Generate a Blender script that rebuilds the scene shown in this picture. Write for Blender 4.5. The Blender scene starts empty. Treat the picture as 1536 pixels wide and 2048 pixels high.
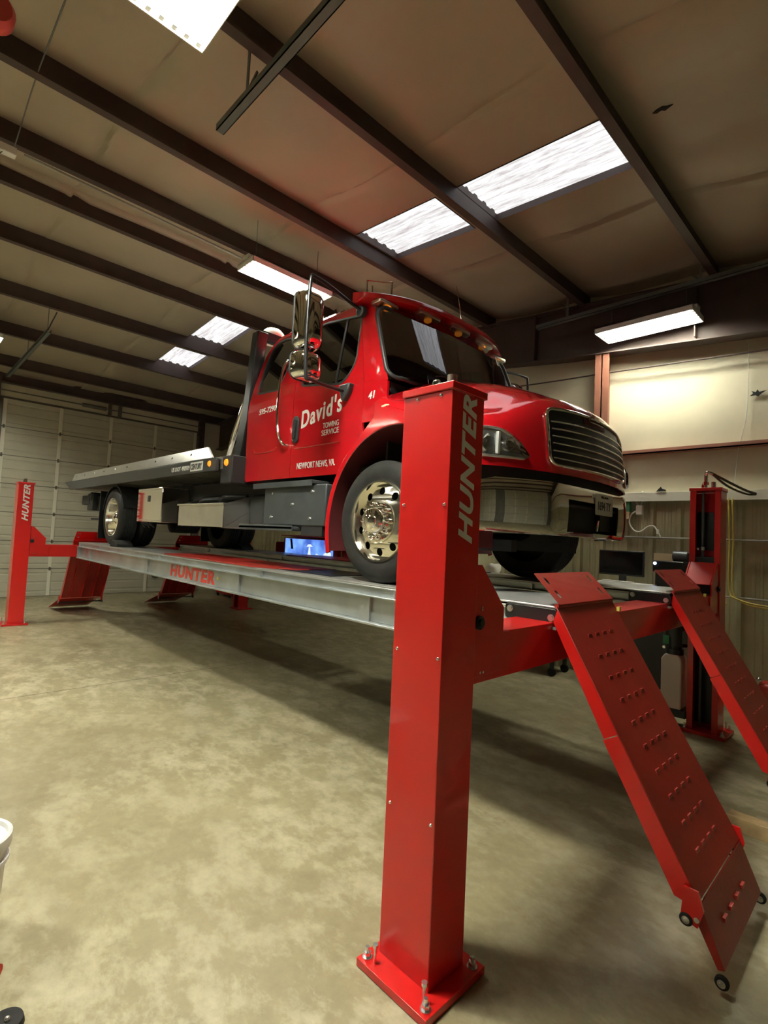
import bpy, bmesh, math, random
from mathutils import Vector, Matrix, noise
from mathutils.geometry import tessellate_polygon
random.seed(7)
PI = math.pi
SC = bpy.context.scene
COL = SC.collection

# ------------------------------------------------------------------ camera
cd = bpy.data.cameras.new('camera'); cam = bpy.data.objects.new('camera', cd); COL.objects.link(cam)
YW, PT, RL, FPX = .79879, .049457, .047867, 1029.
fwd = Vector((-math.sin(YW)*math.cos(PT), math.cos(YW)*math.cos(PT), math.sin(PT)))
rt = Vector((math.cos(YW), math.sin(YW), 0)); up = rt.cross(fwd)
rt2 = rt*math.cos(RL)+up*math.sin(RL); up2 = rt2.cross(fwd)
cam.matrix_world = Matrix(((rt2.x, up2.x, -fwd.x, 1.19863), (rt2.y, up2.y, -fwd.y, -1.49624), (rt2.z, up2.z, -fwd.z, 1.63622), (0, 0, 0, 1)))
cd.sensor_fit = 'VERTICAL'; cd.sensor_height = 24; cd.lens = 24*FPX/2048; cd.clip_start = .05; cd.clip_end = 100
SC.camera = cam
SC.view_settings.view_transform = 'Standard'; SC.view_settings.look = 'None'
SC.view_settings.exposure = 1.9; SC.view_settings.gamma = 1; SC.view_settings.use_curve_mapping = False
SC.cycles.use_denoising = True
SC.cycles.max_bounces = 8
SC.cycles.sample_clamp_indirect = 6
w = bpy.data.worlds.new('world'); SC.world = w; w.use_nodes = True
w.node_tree.nodes['Background'].inputs[0].default_value = (.75, .85, 1, 1); w.node_tree.nodes['Background'].inputs[1].default_value = .25

# ------------------------------------------------------------------ materials
def mat(name, col=(.5, .5, .5), rough=.5, metal=0., coat=0., emit=None, es=0., spec=.5, bump=0., bscale=40., var=0., vscale=6.):
    m = bpy.data.materials.new(name); m.use_nodes = True; nt = m.node_tree; p = nt.nodes['Principled BSDF']
    p.inputs['Base Color'].default_value = (*col, 1); p.inputs['Roughness'].default_value = rough
    p.inputs['Metallic'].default_value = metal; p.inputs['Coat Weight'].default_value = coat
    p.inputs['Coat Roughness'].default_value = .05; p.inputs['Specular IOR Level'].default_value = spec
    if emit: p.inputs['Emission Color'].default_value = (*emit, 1); p.inputs['Emission Strength'].default_value = es
    tc = nt.nodes.new('ShaderNodeTexCoord')
    if var:
        n = nt.nodes.new('ShaderNodeTexNoise'); n.inputs['Scale'].default_value = vscale; n.inputs['Detail'].default_value = 5
        r = nt.nodes.new('ShaderNodeValToRGB'); e = r.color_ramp.elements
        e[0].position = .32; e[1].position = .68
        e[0].color = (*[c*(1-var) for c in col], 1); e[1].color = (*[min(1, c*(1+var)) for c in col], 1)
        nt.links.new(tc.outputs['Object'], n.inputs['Vector']); nt.links.new(n.outputs['Fac'], r.inputs['Fac'])
        nt.links.new(r.outputs['Color'], p.inputs['Base Color'])
    if bump:
        n2 = nt.nodes.new('ShaderNodeTexNoise'); n2.inputs['Scale'].default_value = bscale; n2.inputs['Detail'].default_value = 4
        b = nt.nodes.new('ShaderNodeBump'); b.inputs['Strength'].default_value = bump; b.inputs['Distance'].default_value = .01
        nt.links.new(tc.outputs['Object'], n2.inputs['Vector']); nt.links.new(n2.outputs['Fac'], b.inputs['Height'])
        nt.links.new(b.outputs['Normal'], p.inputs['Normal'])
    return m

M = {}
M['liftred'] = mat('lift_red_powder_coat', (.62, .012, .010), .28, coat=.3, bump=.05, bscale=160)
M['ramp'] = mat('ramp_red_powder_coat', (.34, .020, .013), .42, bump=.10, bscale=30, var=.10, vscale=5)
M['paint'] = mat('truck_red_paint', (.52, .006, .012), .16, coat=1., bump=.0)
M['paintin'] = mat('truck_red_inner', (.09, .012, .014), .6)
M['galv'] = mat('galvanised_steel', (.46, .50, .50), .42, .75, var=.16, vscale=3.5, bump=.04, bscale=9)
M['deck'] = mat('runway_deck_steel', (.40, .40, .38), .38, .55, var=.15, vscale=3)
M['silver'] = mat('bare_silver_plate', (.72, .74, .72), .32, .7, var=.08)
M['alu'] = mat('brushed_aluminium', (.72, .71, .66), .28, .9, var=.06)
M['mirroralu'] = mat('polished_aluminium_box', (.80, .79, .75), .06, 1.)
M['chrome'] = mat('chrome', (.86, .85, .82), .045, 1.)
M['rim'] = mat('polished_alloy_rim', (.88, .86, .78), .14, 1.)
M['zinc'] = mat('zinc_bolt', (.75, .76, .76), .25, .95)
M['rubber'] = mat('tyre_rubber', (.014, .014, .013), .72, spec=.3, var=.25, vscale=14, bump=.15, bscale=60)
M['black'] = mat('black_paint', (.012, .013, .014), .32)
M['blackp'] = mat('black_plastic', (.03, .032, .033), .45)
M['step'] = mat('dark_grey_step_steel', (.075, .085, .09), .38, .4, var=.15)
M['frame'] = mat('chassis_black', (.010, .010, .011), .6)
M['bedblack'] = mat('bed_side_black', (.045, .047, .05), .33, .2, var=.1)
M['white'] = mat('white_lettering', (.82, .84, .80), .4)
M['whiteplastic'] = mat('white_plastic', (.80, .80, .78), .35)
M['amber'] = mat('amber_lens', (.95, .22, .01), .15, emit=(1, .25, .02), es=.35)
M['redlens'] = mat('red_lens', (.6, .03, .02), .15)
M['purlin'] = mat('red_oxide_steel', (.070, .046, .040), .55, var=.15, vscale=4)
M['post'] = mat('red_oxide_post', (.24, .095, .06), .55, var=.08)
M['steelgrey'] = mat('grey_strut', (.16, .18, .18), .5, .3)
M['conduit'] = mat('conduit_grey', (.40, .40, .36), .5, .3)
M['doorp'] = mat('garage_door_cream', (.50, .49, .38), .5, var=.08, vscale=2, bump=.05, bscale=10)
M['doorst'] = mat('garage_door_stile', (.74, .73, .60), .45)
M['hinge'] = mat('hinge_steel', (.16, .15, .12), .5, .6)
M['liner'] = mat('wall_insulation_liner', (.66, .62, .46), .55, var=.08, vscale=1.6, bump=.25, bscale=3)
M['corr'] = mat('corrugated_wall_sheet', (.47, .46, .29), .42, .1, var=.20, vscale=2.2)
M['darksheet'] = mat('dull_wall_sheet', (.16, .155, .13), .6, var=.15, vscale=2)
M['led'] = mat('ledge_white', (.66, .65, .55), .5)
M['housing'] = mat('light_housing_white', (.85, .86, .82), .35)
M['tube'] = mat('fluorescent_tube', (1, 1, .95), .5, emit=(1.0, .985, .86), es=70.)
M['screen'] = mat('monitor_black', (.008, .008, .01), .12)
M['beige'] = mat('cardboard_beige', (.62, .50, .30), .7)
M['green'] = mat('green_print', (.06, .30, .14), .5)
M['wood'] = mat('raw_lumber', (.50, .36, .18), .65, var=.25, vscale=9)
M['yellow'] = mat('yellow_hose', (.62, .50, .10), .45)
M['hose'] = mat('dark_hose', (.10, .09, .06), .5)
M['whitecord'] = mat('white_cord', (.85, .84, .76), .45)
M['blue'] = mat('blue_plastic', (.02, .05, .16), .4)
M['jug'] = mat('reservoir_translucent_white', (.80, .68, .62), .45)
M['rag'] = mat('white_rag', (.8, .8, .72), .8)
M['seat'] = mat('grey_seat_fabric', (.10, .10, .10), .85)
M['dark'] = mat('dark_void', (.006, .006, .006), .8)
M['redglow'] = mat('red_reel_plastic', (.75, .10, .09), .35)
M['worklamp'] = mat('blue_led', (.3, .5, 1), .3, emit=(.4, .6, 1), es=6)

def glassmat(name, tint, refl=1.0, rough=0.0):
    m = bpy.data.materials.new(name); m.use_nodes = True; nt = m.node_tree
    for n in list(nt.nodes): nt.nodes.remove(n)
    o = nt.nodes.new('ShaderNodeOutputMaterial'); t = nt.nodes.new('ShaderNodeBsdfTransparent'); g = nt.nodes.new('ShaderNodeBsdfGlossy')
    f = nt.nodes.new('ShaderNodeFresnel'); mx = nt.nodes.new('ShaderNodeMixShader'); mm = nt.nodes.new('ShaderNodeMath'); mm.operation = 'MULTIPLY_ADD'
    f.inputs['IOR'].default_value = 1.52; mm.inputs[1].default_value = 1.25*refl; mm.inputs[2].default_value = .03
    t.inputs[0].default_value = (*tint, 1); g.inputs['Roughness'].default_value = rough; g.inputs[0].default_value = (.95, .97, 1, 1)
    nt.links.new(f.outputs[0], mm.inputs[0]); nt.links.new(mm.outputs[0], mx.inputs[0]); nt.links.new(t.outputs[0], mx.inputs[1]); nt.links.new(g.outputs[0], mx.inputs[2]); nt.links.new(mx.outputs[0], o.inputs[0])
    return m
M['glass'] = glassmat('tinted_cab_glass', (.16, .19, .175), 1.5)
M['lampback'] = mat('lamp_reflector_grey', (.42, .44, .44), .22, .85)
M['lens'] = glassmat('clear_lamp_lens', (.9, .92, .92))
M['lens'].name = 'clear_lamp_lens'

def floor_mat():
    m = bpy.data.materials.new('worn_concrete'); m.use_nodes = True; nt = m.node_tree; L = nt.links.new; N = nt.nodes.new
    p = nt.nodes['Principled BSDF']; tc = N('ShaderNodeTexCoord')
    def noi(scale, det=6, rgh=.6, dist=0., vec=None):
        n = N('ShaderNodeTexNoise'); n.inputs['Scale'].default_value = scale; n.inputs['Detail'].default_value = det
        n.inputs['Roughness'].default_value = rgh; n.inputs['Distortion'].default_value = dist; L(vec or tc.outputs['Object'], n.inputs['Vector']); return n
    def ramp(src, stops):
        r = N('ShaderNodeValToRGB'); e = r.color_ramp.elements
        e[0].position, e[0].color = stops[0][0], (*stops[0][1], 1); e[1].position, e[1].color = stops[-1][0], (*stops[-1][1], 1)
        for s in stops[1:-1]:
            x = e.new(s[0]); x.color = (*s[1], 1)
        L(src, r.inputs['Fac']); return r
    def mix(a, b, fac, mode='MIX'):
        x = N('ShaderNodeMix'); x.data_type = 'RGBA'; x.blend_type = mode
        if isinstance(fac, float): x.inputs[0].default_value = fac
        else: L(fac, x.inputs[0])
        for k, v in ((6, a), (7, b)):
            if isinstance(v, tuple): x.inputs[k].default_value = (*v, 1)
            else: L(v, x.inputs[k])
        return x.outputs[2]
    big = ramp(noi(.55, 4, .55, .4).outputs['Fac'], [(.3, (.25, .215, .12)), (.5, (.31, .27, .155)), (.7, (.36, .32, .19))])
    mp = N('ShaderNodeMapping'); mp.inputs['Scale'].default_value = (1.0, 1.5, 1); mp.inputs['Rotation'].default_value = (0, 0, .5); L(tc.outputs['Object'], mp.inputs[0])
    # pale scuffed laitance patches
    pat = ramp(noi(3.4, 10, .70, .15, mp.outputs[0]).outputs['Fac'], [(.46, (0, 0, 0)), (.53, (.5, .5, .5)), (.64, (1, 1, 1))])
    reg = ramp(noi(.50, 3, .5, 0.).outputs['Fac'], [(.34, (.10, .10, .10)), (.56, (1, 1, 1))])
    f = mix(pat.outputs[0], reg.outputs[0], 1.0, 'MULTIPLY')
    c = mix(big.outputs[0], (.50, .46, .31), f)
    fine = ramp(noi(16, 6, .65).outputs['Fac'], [(.3, (.82, .82, .82)), (.7, (1.1, 1.1, 1.1))])
    c = mix(c, fine.outputs[0], .8, 'MULTIPLY')
    # oil / wear spots
    v = N('ShaderNodeTexVoronoi'); v.inputs['Scale'].default_value = 1.1; v.inputs['Randomness'].default_value = 1
    nn = noi(5, 3); vm = N('ShaderNodeVectorMath'); vm.operation = 'MULTIPLY_ADD'; vm.inputs[1].default_value = (.12, .12, .12); L(nn.outputs['Color'], vm.inputs[0]); L(tc.outputs['Object'], vm.inputs[2]); L(vm.outputs[0], v.inputs['Vector'])
    sp = ramp(v.outputs['Distance'], [(.02, (.45, .42, .38)), (.075, (1, 1, 1))])
    c = mix(c, sp.outputs[0], .75, 'MULTIPLY')
    stn = ramp(noi(.9, 5, .6, .8).outputs['Fac'], [(.60, (1, 1, 1)), (.74, (.62, .58, .54))])
    c = mix(c, stn.outputs[0], .8, 'MULTIPLY')
    L(c, p.inputs['Base Color'])
    rr = ramp(noi(1.7, 5).outputs['Fac'], [(.3, (.34, .34, .34)), (.7, (.55, .55, .55))]); L(rr.outputs[0], p.inputs['Roughness'])
    b = N('ShaderNodeBump'); b.inputs['Strength'].default_value = .18; b.inputs['Distance'].default_value = .006; L(noi(26, 6, .7).outputs['Fac'], b.inputs['Height']); L(b.outputs[0], p.inputs['Normal'])
    return m
M['floor'] = floor_mat()

def ceil_mat():
    m = mat('vinyl_faced_insulation', (.42, .36, .27), .42, var=.10, vscale=.9, bump=.35, bscale=2.2)
    return m
M['ceil'] = ceil_mat()

def sky_mat():
    m = bpy.data.materials.new('skylight_fibreglass'); m.use_nodes = True; nt = m.node_tree; N = nt.nodes.new; L = nt.links.new
    for n in list(nt.nodes): nt.nodes.remove(n)
    o = N('ShaderNodeOutputMaterial'); e = N('ShaderNodeEmission'); tc = N('ShaderNodeTexCoord'); mp = N('ShaderNodeMapping'); n = N('ShaderNodeTexNoise'); r = N('ShaderNodeValToRGB')
    mp.inputs['Scale'].default_value = (1.2, 16, 1); n.inputs['Scale'].default_value = 1.6; n.inputs['Detail'].default_value = 8; n.inputs['Roughness'].default_value = .75
    L(tc.outputs['Object'], mp.inputs[0]); L(mp.outputs[0], n.inputs['Vector']); L(n.outputs['Fac'], r.inputs['Fac'])
    r.color_ramp.elements[0].position = .36; r.color_ramp.elements[0].color = (.50, .45, .44, 1)
    r.color_ramp.elements[1].position = .56; r.color_ramp.elements[1].color = (1, 1, 1, 1)
    L(r.outputs[0], e.inputs[0]); e.inputs[1].default_value = .31; L(e.outputs[0], o.inputs[0])
    return m
M['sky'] = sky_mat()

def blue_screen():
    m = bpy.data.materials.new('blue_display'); m.use_nodes = True; nt = m.node_tree; N = nt.nodes.new; L = nt.links.new
    p = nt.nodes['Principled BSDF']; tc = N('ShaderNodeTexCoord'); n = N('ShaderNodeTexNoise'); r = N('ShaderNodeValToRGB')
    n.inputs['Scale'].default_value = 4.; n.inputs['Detail'].default_value = 2
    L(tc.outputs['Object'], n.inputs['Vector']); L(n.outputs['Fac'], r.inputs['Fac']); e = r.color_ramp.elements
    e[0].position = .35; e[0].color = (.05, .12, .5, 1); e[1].position = .65; e[1].color = (.20, .42, 1, 1)
    L(r.outputs[0], p.inputs['Emission Color']); p.inputs['Emission Strength'].default_value = .34; p.inputs['Base Color'].default_value = (.01, .01, .02, 1); p.inputs['Roughness'].default_value = .2
    return m
M['bluescreen'] = blue_screen()
M['screenwhite'] = mat('display_white_shape', (.2, .2, .2), .3, emit=(.75, .85, 1), es=.30)

# ------------------------------------------------------------------ mesh builder
BASE = {}
class MB:
    def __init__(s): s.b = bmesh.new()
    def raw(s, vs, fs):
        v = [s.b.verts.new(p) for p in vs]
        for f in fs:
            try: s.b.faces.new([v[i] for i in f])
            except ValueError: pass
        return s
    def box(s, x0, x1, y0, y1, z0, z1):
        return s.raw([(x0,y0,z0),(x1,y0,z0),(x1,y1,z0),(x0,y1,z0),(x0,y0,z1),(x1,y0,z1),(x1,y1,z1),(x0,y1,z1)],
                     [(0,3,2,1),(4,5,6,7),(0,1,5,4),(1,2,6,5),(2,3,7,6),(3,0,4,7)])
    def prism(s, pts, axis, a, b, holes=()):
        """extrude a 2D polygon along axis ('x': pts=(y,z); 'y': pts=(x,z); 'z': pts=(x,y))"""
        def P(p, t): return {'x': (t, p[0], p[1]), 'y': (p[0], t, p[1]), 'z': (p[0], p[1], t)}[axis]
        loops = [list(pts)]+[list(h) for h in holes]; allp = [p for l in loops for p in l]; n = len(allp)
        tri = tessellate_polygon([[Vector((p[0], p[1], 0)) for p in l] for l in loops])
        vs = [P(p, a) for p in allp]+[P(p, b) for p in allp]
        fs = [tuple(t) for t in tri]+[tuple(i+n for i in reversed(t)) for t in tri]
        if not holes: fs = [tuple(range(n)), tuple(range(2*n-1, n-1, -1))] if n > 2 else []
        o = 0
        for l in loops:
            k = len(l)
            for i in range(k): fs.append((o+i, o+(i+1) % k, o+(i+1) % k+n, o+i+n))
            o += k
        return s.raw(vs, fs)
    def tube(s, pts, r, seg=10, cap=True):
        pts = [Vector(p) for p in pts]; rs = r if isinstance(r, (list, tuple)) else [r]*len(pts)
        rings = []; prev = None
        for i, p in enumerate(pts):
            d = (pts[min(i+1, len(pts)-1)]-pts[max(i-1, 0)]).normalized()
            if prev is None: u = d.orthogonal().normalized()
            else:
                u = prev-d*prev.dot(d); u = u.normalized() if u.length > 1e-6 else d.orthogonal().normalized()
            prev = u; v = d.cross(u)
            rings.append([s.b.verts.new(p+(u*math.cos(2*PI*k/seg)+v*math.sin(2*PI*k/seg))*rs[i]) for k in range(seg)])
        for a, b in zip(rings, rings[1:]):
            for k in range(seg): s.b.faces.new((a[k], a[(k+1) % seg], b[(k+1) % seg], b[k]))
        if cap: s.b.faces.new(rings[0][::-1]); s.b.faces.new(rings[-1])
        return s
    def lathe(s, prof, c, axis='y', seg=32, a0=0., a1=2*PI):
        """prof: list of (radius, offset along axis); revolved about axis through c"""
        full = abs(a1-a0-2*PI) < 1e-6; n = seg if full else seg+1; rings = []
        for r, t in prof:
            ring = []
            for k in range(n):
                a = a0+(a1-a0)*k/seg; u, v = r*math.cos(a), r*math.sin(a)
                p = {'y': (c[0]+u, c[1]+t, c[2]+v), 'x': (c[0]+t, c[1]+u, c[2]+v), 'z': (c[0]+u, c[1]+v, c[2]+t)}[axis]
                ring.append(s.b.verts.new(p))
            rings.append(ring)
        for a, b in zip(rings, rings[1:]):
            for k in range(n if full else n-1):
                try: s.b.faces.new((a[k], a[(k+1) % n], b[(k+1) % n], b[k]))
                except ValueError: pass
        return s
    def grid(s, rows, closed=False):
        g = [[s.b.verts.new(p) for p in r] for r in rows]
        for a, b in zip(g, g[1:]):
            n = len(a)
            for k in range(n if closed else n-1): s.b.faces.new((a[k], a[(k+1) % n], b[(k+1) % n], b[k]))
        return s
    def cyl(s, c, axis, r, h, seg=16, r2=None):
        r2 = r if r2 is None else r2
        return s.lathe([(1e-4, 0), (r, 0), (r2, h), (1e-4, h)], c, axis, seg)
    def hexnut(s, c, axis, r, h): return s.lathe([(1e-4, 0), (r, 0), (r, h), (1e-4, h)], c, axis, 6)
    def sphere(s, c, r, sx=1, sy=1, sz=1, seg=16):
        m = Matrix.Translation(c) @ Matrix.Diagonal((sx*r, sy*r, sz*r, 1))
        bmesh.ops.create_uvsphere(s.b, u_segments=seg, v_segments=max(6, seg//2), radius=1, matrix=m); return s
    def add(s, o, mtx=None):
        me = bpy.data.meshes.new('t'); o.b.to_mesh(me)
        if mtx: me.transform(mtx)
        s.b.from_mesh(me); bpy.data.meshes.remove(me); return s
    def build(s, name, m, parent=None, bevel=0., smooth=38, solid=0., solidoff=-1, weld=1e-5, seg=2):
        bm = s.b; bmesh.ops.remove_doubles(bm, verts=bm.verts, dist=weld)
        bmesh.ops.recalc_face_normals(bm, faces=bm.faces)
        base = BASE.get(parent.name, Vector()) if parent else Vector()
        if base.length: bmesh.ops.translate(bm, verts=bm.verts, vec=-base)
        me = bpy.data.meshes.new(name); bm.to_mesh(me); bm.free()
        me.materials.append(M[m] if isinstance(m, str) else m)
        me.shade_smooth(); me.set_sharp_from_angle(angle=math.radians(smooth))
        o = bpy.data.objects.new(name, me); COL.objects.link(o)
        if parent: o.parent = parent
        BASE[o.name] = base
        if solid:
            q = o.modifiers.new('solid', 'SOLIDIFY'); q.thickness = solid; q.offset = solidoff
            q = o.modifiers.new('split', 'EDGE_SPLIT'); q.split_angle = math.radians(min(smooth, 50)); q.use_edge_sharp = True
        if bevel:
            q = o.modifiers.new('bevel', 'BEVEL'); q.width = bevel; q.segments = seg; q.limit_method = 'ANGLE'; q.angle_limit = math.radians(50)
        return o

def tag(o, label=None, cat=None, group=None, kind=None):
    if label: o['label'] = label
    if cat: o['category'] = cat
    if group: o['group'] = group
    if kind: o['kind'] = kind
    return o
def thing(name, loc, label, cat, group=None, kind=None):
    o = bpy.data.objects.new(name, None); COL.objects.link(o); o.location = loc; o.empty_display_size = .2
    BASE[o.name] = Vector(loc); return tag(o, label, cat, group, kind)

def text(name, s, c, xd, yd, W, H, m, parent, depth=.003, shear=0., off=0., sp=1.):
    """lettering centred on c, spanning W along xd and H along yd, standing 'depth' off the surface"""
    cu = bpy.data.curves.new(name, 'FONT'); cu.body = s; cu.extrude = .02; cu.shear = shear; cu.offset = off; cu.space_character = sp
    cu.resolution_u = 4
    t = bpy.data.objects.new(name, cu); COL.objects.link(t); dg = bpy.context.evaluated_depsgraph_get(); dg.update()
    me = bpy.data.meshes.new_from_object(t.evaluated_get(dg)); bpy.data.objects.remove(t)
    xs = [v.co.x for v in me.vertices]; ys = [v.co.y for v in me.vertices]
    x0, x1, y0, y1 = min(xs), max(xs), min(ys), max(ys)
    xd = Vector(xd).normalized(); yd = Vector(yd); yd = yd.normalized(); nd = xd.cross(yd).normalized(); c = Vector(c)
    base = BASE.get(parent.name, Vector()) if parent else Vector()
    for v in me.vertices:
        a = ((v.co.x-x0)/(x1-x0)-.5)*W; b = ((v.co.y-y0)/(y1-y0)-.5)*H; d = depth if v.co.z > 0 else -.001
        v.co = c+xd*a+yd*b+nd*d-base
    me.materials.clear(); me.materials.append(M[m]); me.name = name
    o = bpy.data.objects.new(name, me); COL.objects.link(o)
    if parent: o.parent = parent
    BASE[o.name] = base
    return o
def rrect(x0, x1, y0, y1, r, n=5):
    pts = []
    for cx, cy, a in ((x1-r, y0+r, -PI/2), (x1-r, y1-r, 0), (x0+r, y1-r, PI/2), (x0+r, y0+r, PI)):
        for k in range(n+1): pts.append((cx+r*math.cos(a+PI/2*k/n), cy+r*math.sin(a+PI/2*k/n)))
    return pts
def lerp(a, b, t): return a+(b-a)*t
def interp(tab, x):
    if x <= tab[0][0]: return tab[0][1]
    for (a, b), (c, d) in zip(tab, tab[1:]):
        if x <= c: return b+(d-b)*(x-a)/(c-a)
    return tab[-1][1]
def smoothpath(pts, n=6):
    """Catmull-Rom through pts"""
    P = [Vector(p) for p in pts]; P = [P[0]*2-P[1]]+P+[P[-1]*2-P[-2]]; out = []
    for i in range(1, len(P)-2):
        for k in range(n):
            t = k/n; a, b, c, d = P[i-1:i+3]
            out.append(.5*((2*b)+(c-a)*t+(2*a-5*b+4*c-d)*t*t+(3*b-a-3*c+d)*t**3))
    out.append(P[-2]); return out

# ================================================================== THE ROOM
YR, YL, XB, XF = 5.2, -7.0, -12.15, 7.2
RIDGE = -5.1875
def roofz(x): return 4.87-.08*x if x > RIDGE else 5.70+.08*x
def struct(o, label, cat='building'): return tag(o, label, cat, kind='structure')

b = MB().box(XB-.3, XF+.3, YL-.3, YR+.3, -.2, 0)
struct(b.build('floor', 'floor'), 'worn concrete workshop floor with pale scuffs and oil spots', 'floor')
# saw-cut joints in the slab are narrow dark fillers set flush
for i, (a, q) in enumerate((((-4.60, YL), (-4.56, YR)), ((XB, -3.2), (XF, -3.2)), ((1.5, YL), (1.5, YR)))):
    d = Vector((q[0]-a[0], q[1]-a[1], 0)).normalized(); n = Vector((-d.y, d.x, 0))*.004
    b = MB(); A = Vector((*a, .0012)); B_ = Vector((*q, .0012)); b.raw([A-n, B_-n, B_+n, A+n], [(0, 1, 2, 3)])
    struct(b.build('trim_%d' % (i+1), mat('joint_filler_%d' % i, (.10, .085, .06), .8)), ['control joint across the concrete under the truck bed', 'control joint along the concrete left of the lift', 'control joint across the concrete behind the camera side'][i], 'floor joint')

PUR = [7.05, 5.58, 4.1, 2.6, 1.12, -.36, -1.86, -3.36, -4.50, -5.30, -6.40, -7.90, -9.42, -11.05]
SKY = [(-3.29, -2.10), (-1.83, -.46), (-7.90, -6.75), (-9.40, -8.42)]
SY0, SY1 = 2.215, 2.895
edges = sorted(set([XF+.2, XB-.05, RIDGE]+PUR))
seams = [-5.65, -3.85, -2.05, -.25, 1.58, 3.45]
def ylist(a, b_):
    L = []; y = a
    while y < b_-.01: L.append(y); y += .16
    L.append(b_)
    for s in seams:
        if a < s < b_: L = [v for v in L if abs(v-s) > .07]+[s-.06, s-.022, s, s+.022, s+.06]
    return sorted(L)
b = MB()
for x0, x1 in zip(edges, edges[1:]):
    for ya, yb in ((YL-.1, SY0), (SY0, SY1), (SY1, YR+.1)):
        segs = [(x0, x1)]
        if ya == SY0:
            segs = []
            cur = x0
            for s0, s1 in sorted(SKY):
                if s0 >= x0-.15 and s1 <= x1+.15:
                    if s0-cur > .02: segs.append((cur, s0))
                    cur = s1
            if x1-cur > .02: segs.append((cur, x1))
        for s0, s1 in segs:
            rows = []
            ys = ylist(ya, yb)
            for i in range(11):
                t = i/10; x = lerp(s0, s1, t); tt = (x-x0)/(x1-x0); row = []
                for y in ys:
                    sag = math.sin(PI*min(1, max(0, tt)))**.7 if 0 < tt < 1 else 0
                    nz = noise.noise(Vector((x*.8, y*.7, 3.1)))
                    edge = min(1., abs(y-SY0)/.25, abs(y-SY1)/.25) if ya != SY0 else 0
                    z = roofz(x)-sag*(.045+.05*max(0, nz+.3))*edge
                    ds = min(abs(y-s-.05*math.sin(x*2.2)) for s in seams)
                    if ds < .03: z += .035*sag
                    elif ds < .075: z -= .012*sag
                    row.append((x, y, z))
                rows.append(row)
            b.grid(rows)
# closed backing above, so daylight only comes through the skylights
o = b.build('ceiling', 'ceil', smooth=60); struct(o, 'sagging tan vinyl-faced insulation of the roof with taped seams', 'ceiling')
b = MB()
for s0, s1 in SKY:      # wells round the skylights
    z0, z1 = roofz(s0), roofz(s1); h = .10
    for (xa, ya, xb, yb) in ((s0, SY0, s1, SY0), (s0, SY1, s1, SY1), (s0, SY0, s0, SY1), (s1, SY0, s1, SY1)):
        b.raw([(xa, ya, roofz(xa)-.012), (xb, yb, roofz(xb)-.012), (xb, yb, roofz(xb)+h), (xa, ya, roofz(xa)+h)], [(0, 1, 2, 3)])
o = b.build('trim_4', 'purlin'); struct(o, 'dark metal curbs around the roof skylights', 'skylight curb')
for i, (s0, s1) in enumerate(SKY):
    rows = []
    for k in range(41):
        y = lerp(SY0, SY1, k/40); h = .022*(abs(((k/40*4.5) % 1)*2-1) > .6)
        rows.append([(s0, y, roofz(s0)+.06+h), (s1, y, roofz(s1)+.06+h)])
    o = MB().grid(rows).build('window_%d' % (i+1), 'sky', smooth=20)
    struct(o, ['corrugated translucent skylight panel above the tow truck cab', 'large corrugated translucent skylight nearest the camera', 'corrugated skylight behind the cab left of the headache rack', 'farthest and lowest corrugated skylight toward the garage door'][i], 'skylight')

# purlins: Z section, running across (Y)
def purl(x, s):
    x += .03; h = .215; zt = roofz(x); t = .012; f = .065
    pts = [(x, zt-h), (x, zt-.004), (x-s*f, zt-.004+(.08*f*s if x > RIDGE else -.08*f*s)), (x-s*f, zt-.02), (x-s*t, zt-.02), (x-s*t, zt-h-t), (x+s*f, zt-h-t), (x+s*f, zt-h)]
    return pts
names = ['at the front end wall', 'second from the front end wall', 'behind the camera', 'well behind the camera', 'just above and behind the camera', 'nearest the camera at upper right', 'between the two nearest skylights', 'crossing behind the nearer pair of skylights', 'on the near side of the ridge', 'on the far side of the ridge', 'just beyond the long light over the cab', 'between the two far skylights', 'below the farthest skylight', 'closest to the garage door']
for x, nm in zip(PUR, names):
    b = MB().prism(purl(x, 1), 'y', YL, YR-.02)
    for y in (-2.6, 1.0, 4.6):      # lap bolts
        for dy in (0, .09):
            for dz in (.05, .13): b.cyl((x+.001, y+dy, roofz(x)-dz), 'x', .007, .006, 6)
    struct(b.build('roof_purlin', 'purlin'), 'dark red-oxide roof purlin '+nm, 'purlin')

# end frame along the right wall
def ibeam_xz(b, pts, y, wf, depthf):
    """tapering rafter whose top follows the purlins"""
    for (xa, da), (xb, db) in zip(pts, pts[1:]):
        za, zb = roofz(xa)-.20, roofz(xb)-.20
        if xa >= RIDGE >= xb or xb >= RIDGE >= xa: pass
        b.raw([(xa, y-.006, za), (xb, y-.006, zb), (xb, y-.006, zb-db), (xa, y-.006, za-da), (xa, y+.006, za), (xb, y+.006, zb), (xb, y+.006, zb-db), (xa, y+.006, za-da)], [(0, 1, 2, 3), (4, 5, 6, 7)])
        for z0, z1 in ((za, zb), (za-da, zb-db)):
            b.raw([(xa, y-wf, z0), (xb, y-wf, z1), (xb, y+wf, z1), (xa, y+wf, z0), (xa, y-wf, z0-.014), (xb, y-wf, z1-.014), (xb, y+wf, z1-.014), (xa, y+wf, z0-.014)],
                  [(0, 1, 2, 3), (4, 7, 6, 5), (0, 4, 5, 1), (1, 5, 6, 2), (2, 6, 7, 3), (3, 7, 4, 0)])
b = MB(); ibeam_xz(b, [(XF, .72), (-2, .68), (RIDGE, .55)], 4.98, .10, 0); ibeam_xz(b, [(RIDGE, .55), (-9, .62), (XB+.1, .72)], 4.98, .10, 0)
for x in (-2.5, -.5, -4.4, -7, -9.5): b.box(x-.006, x+.006, 4.89, 5.07, roofz(x)-.85, roofz(x)-.2)
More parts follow.
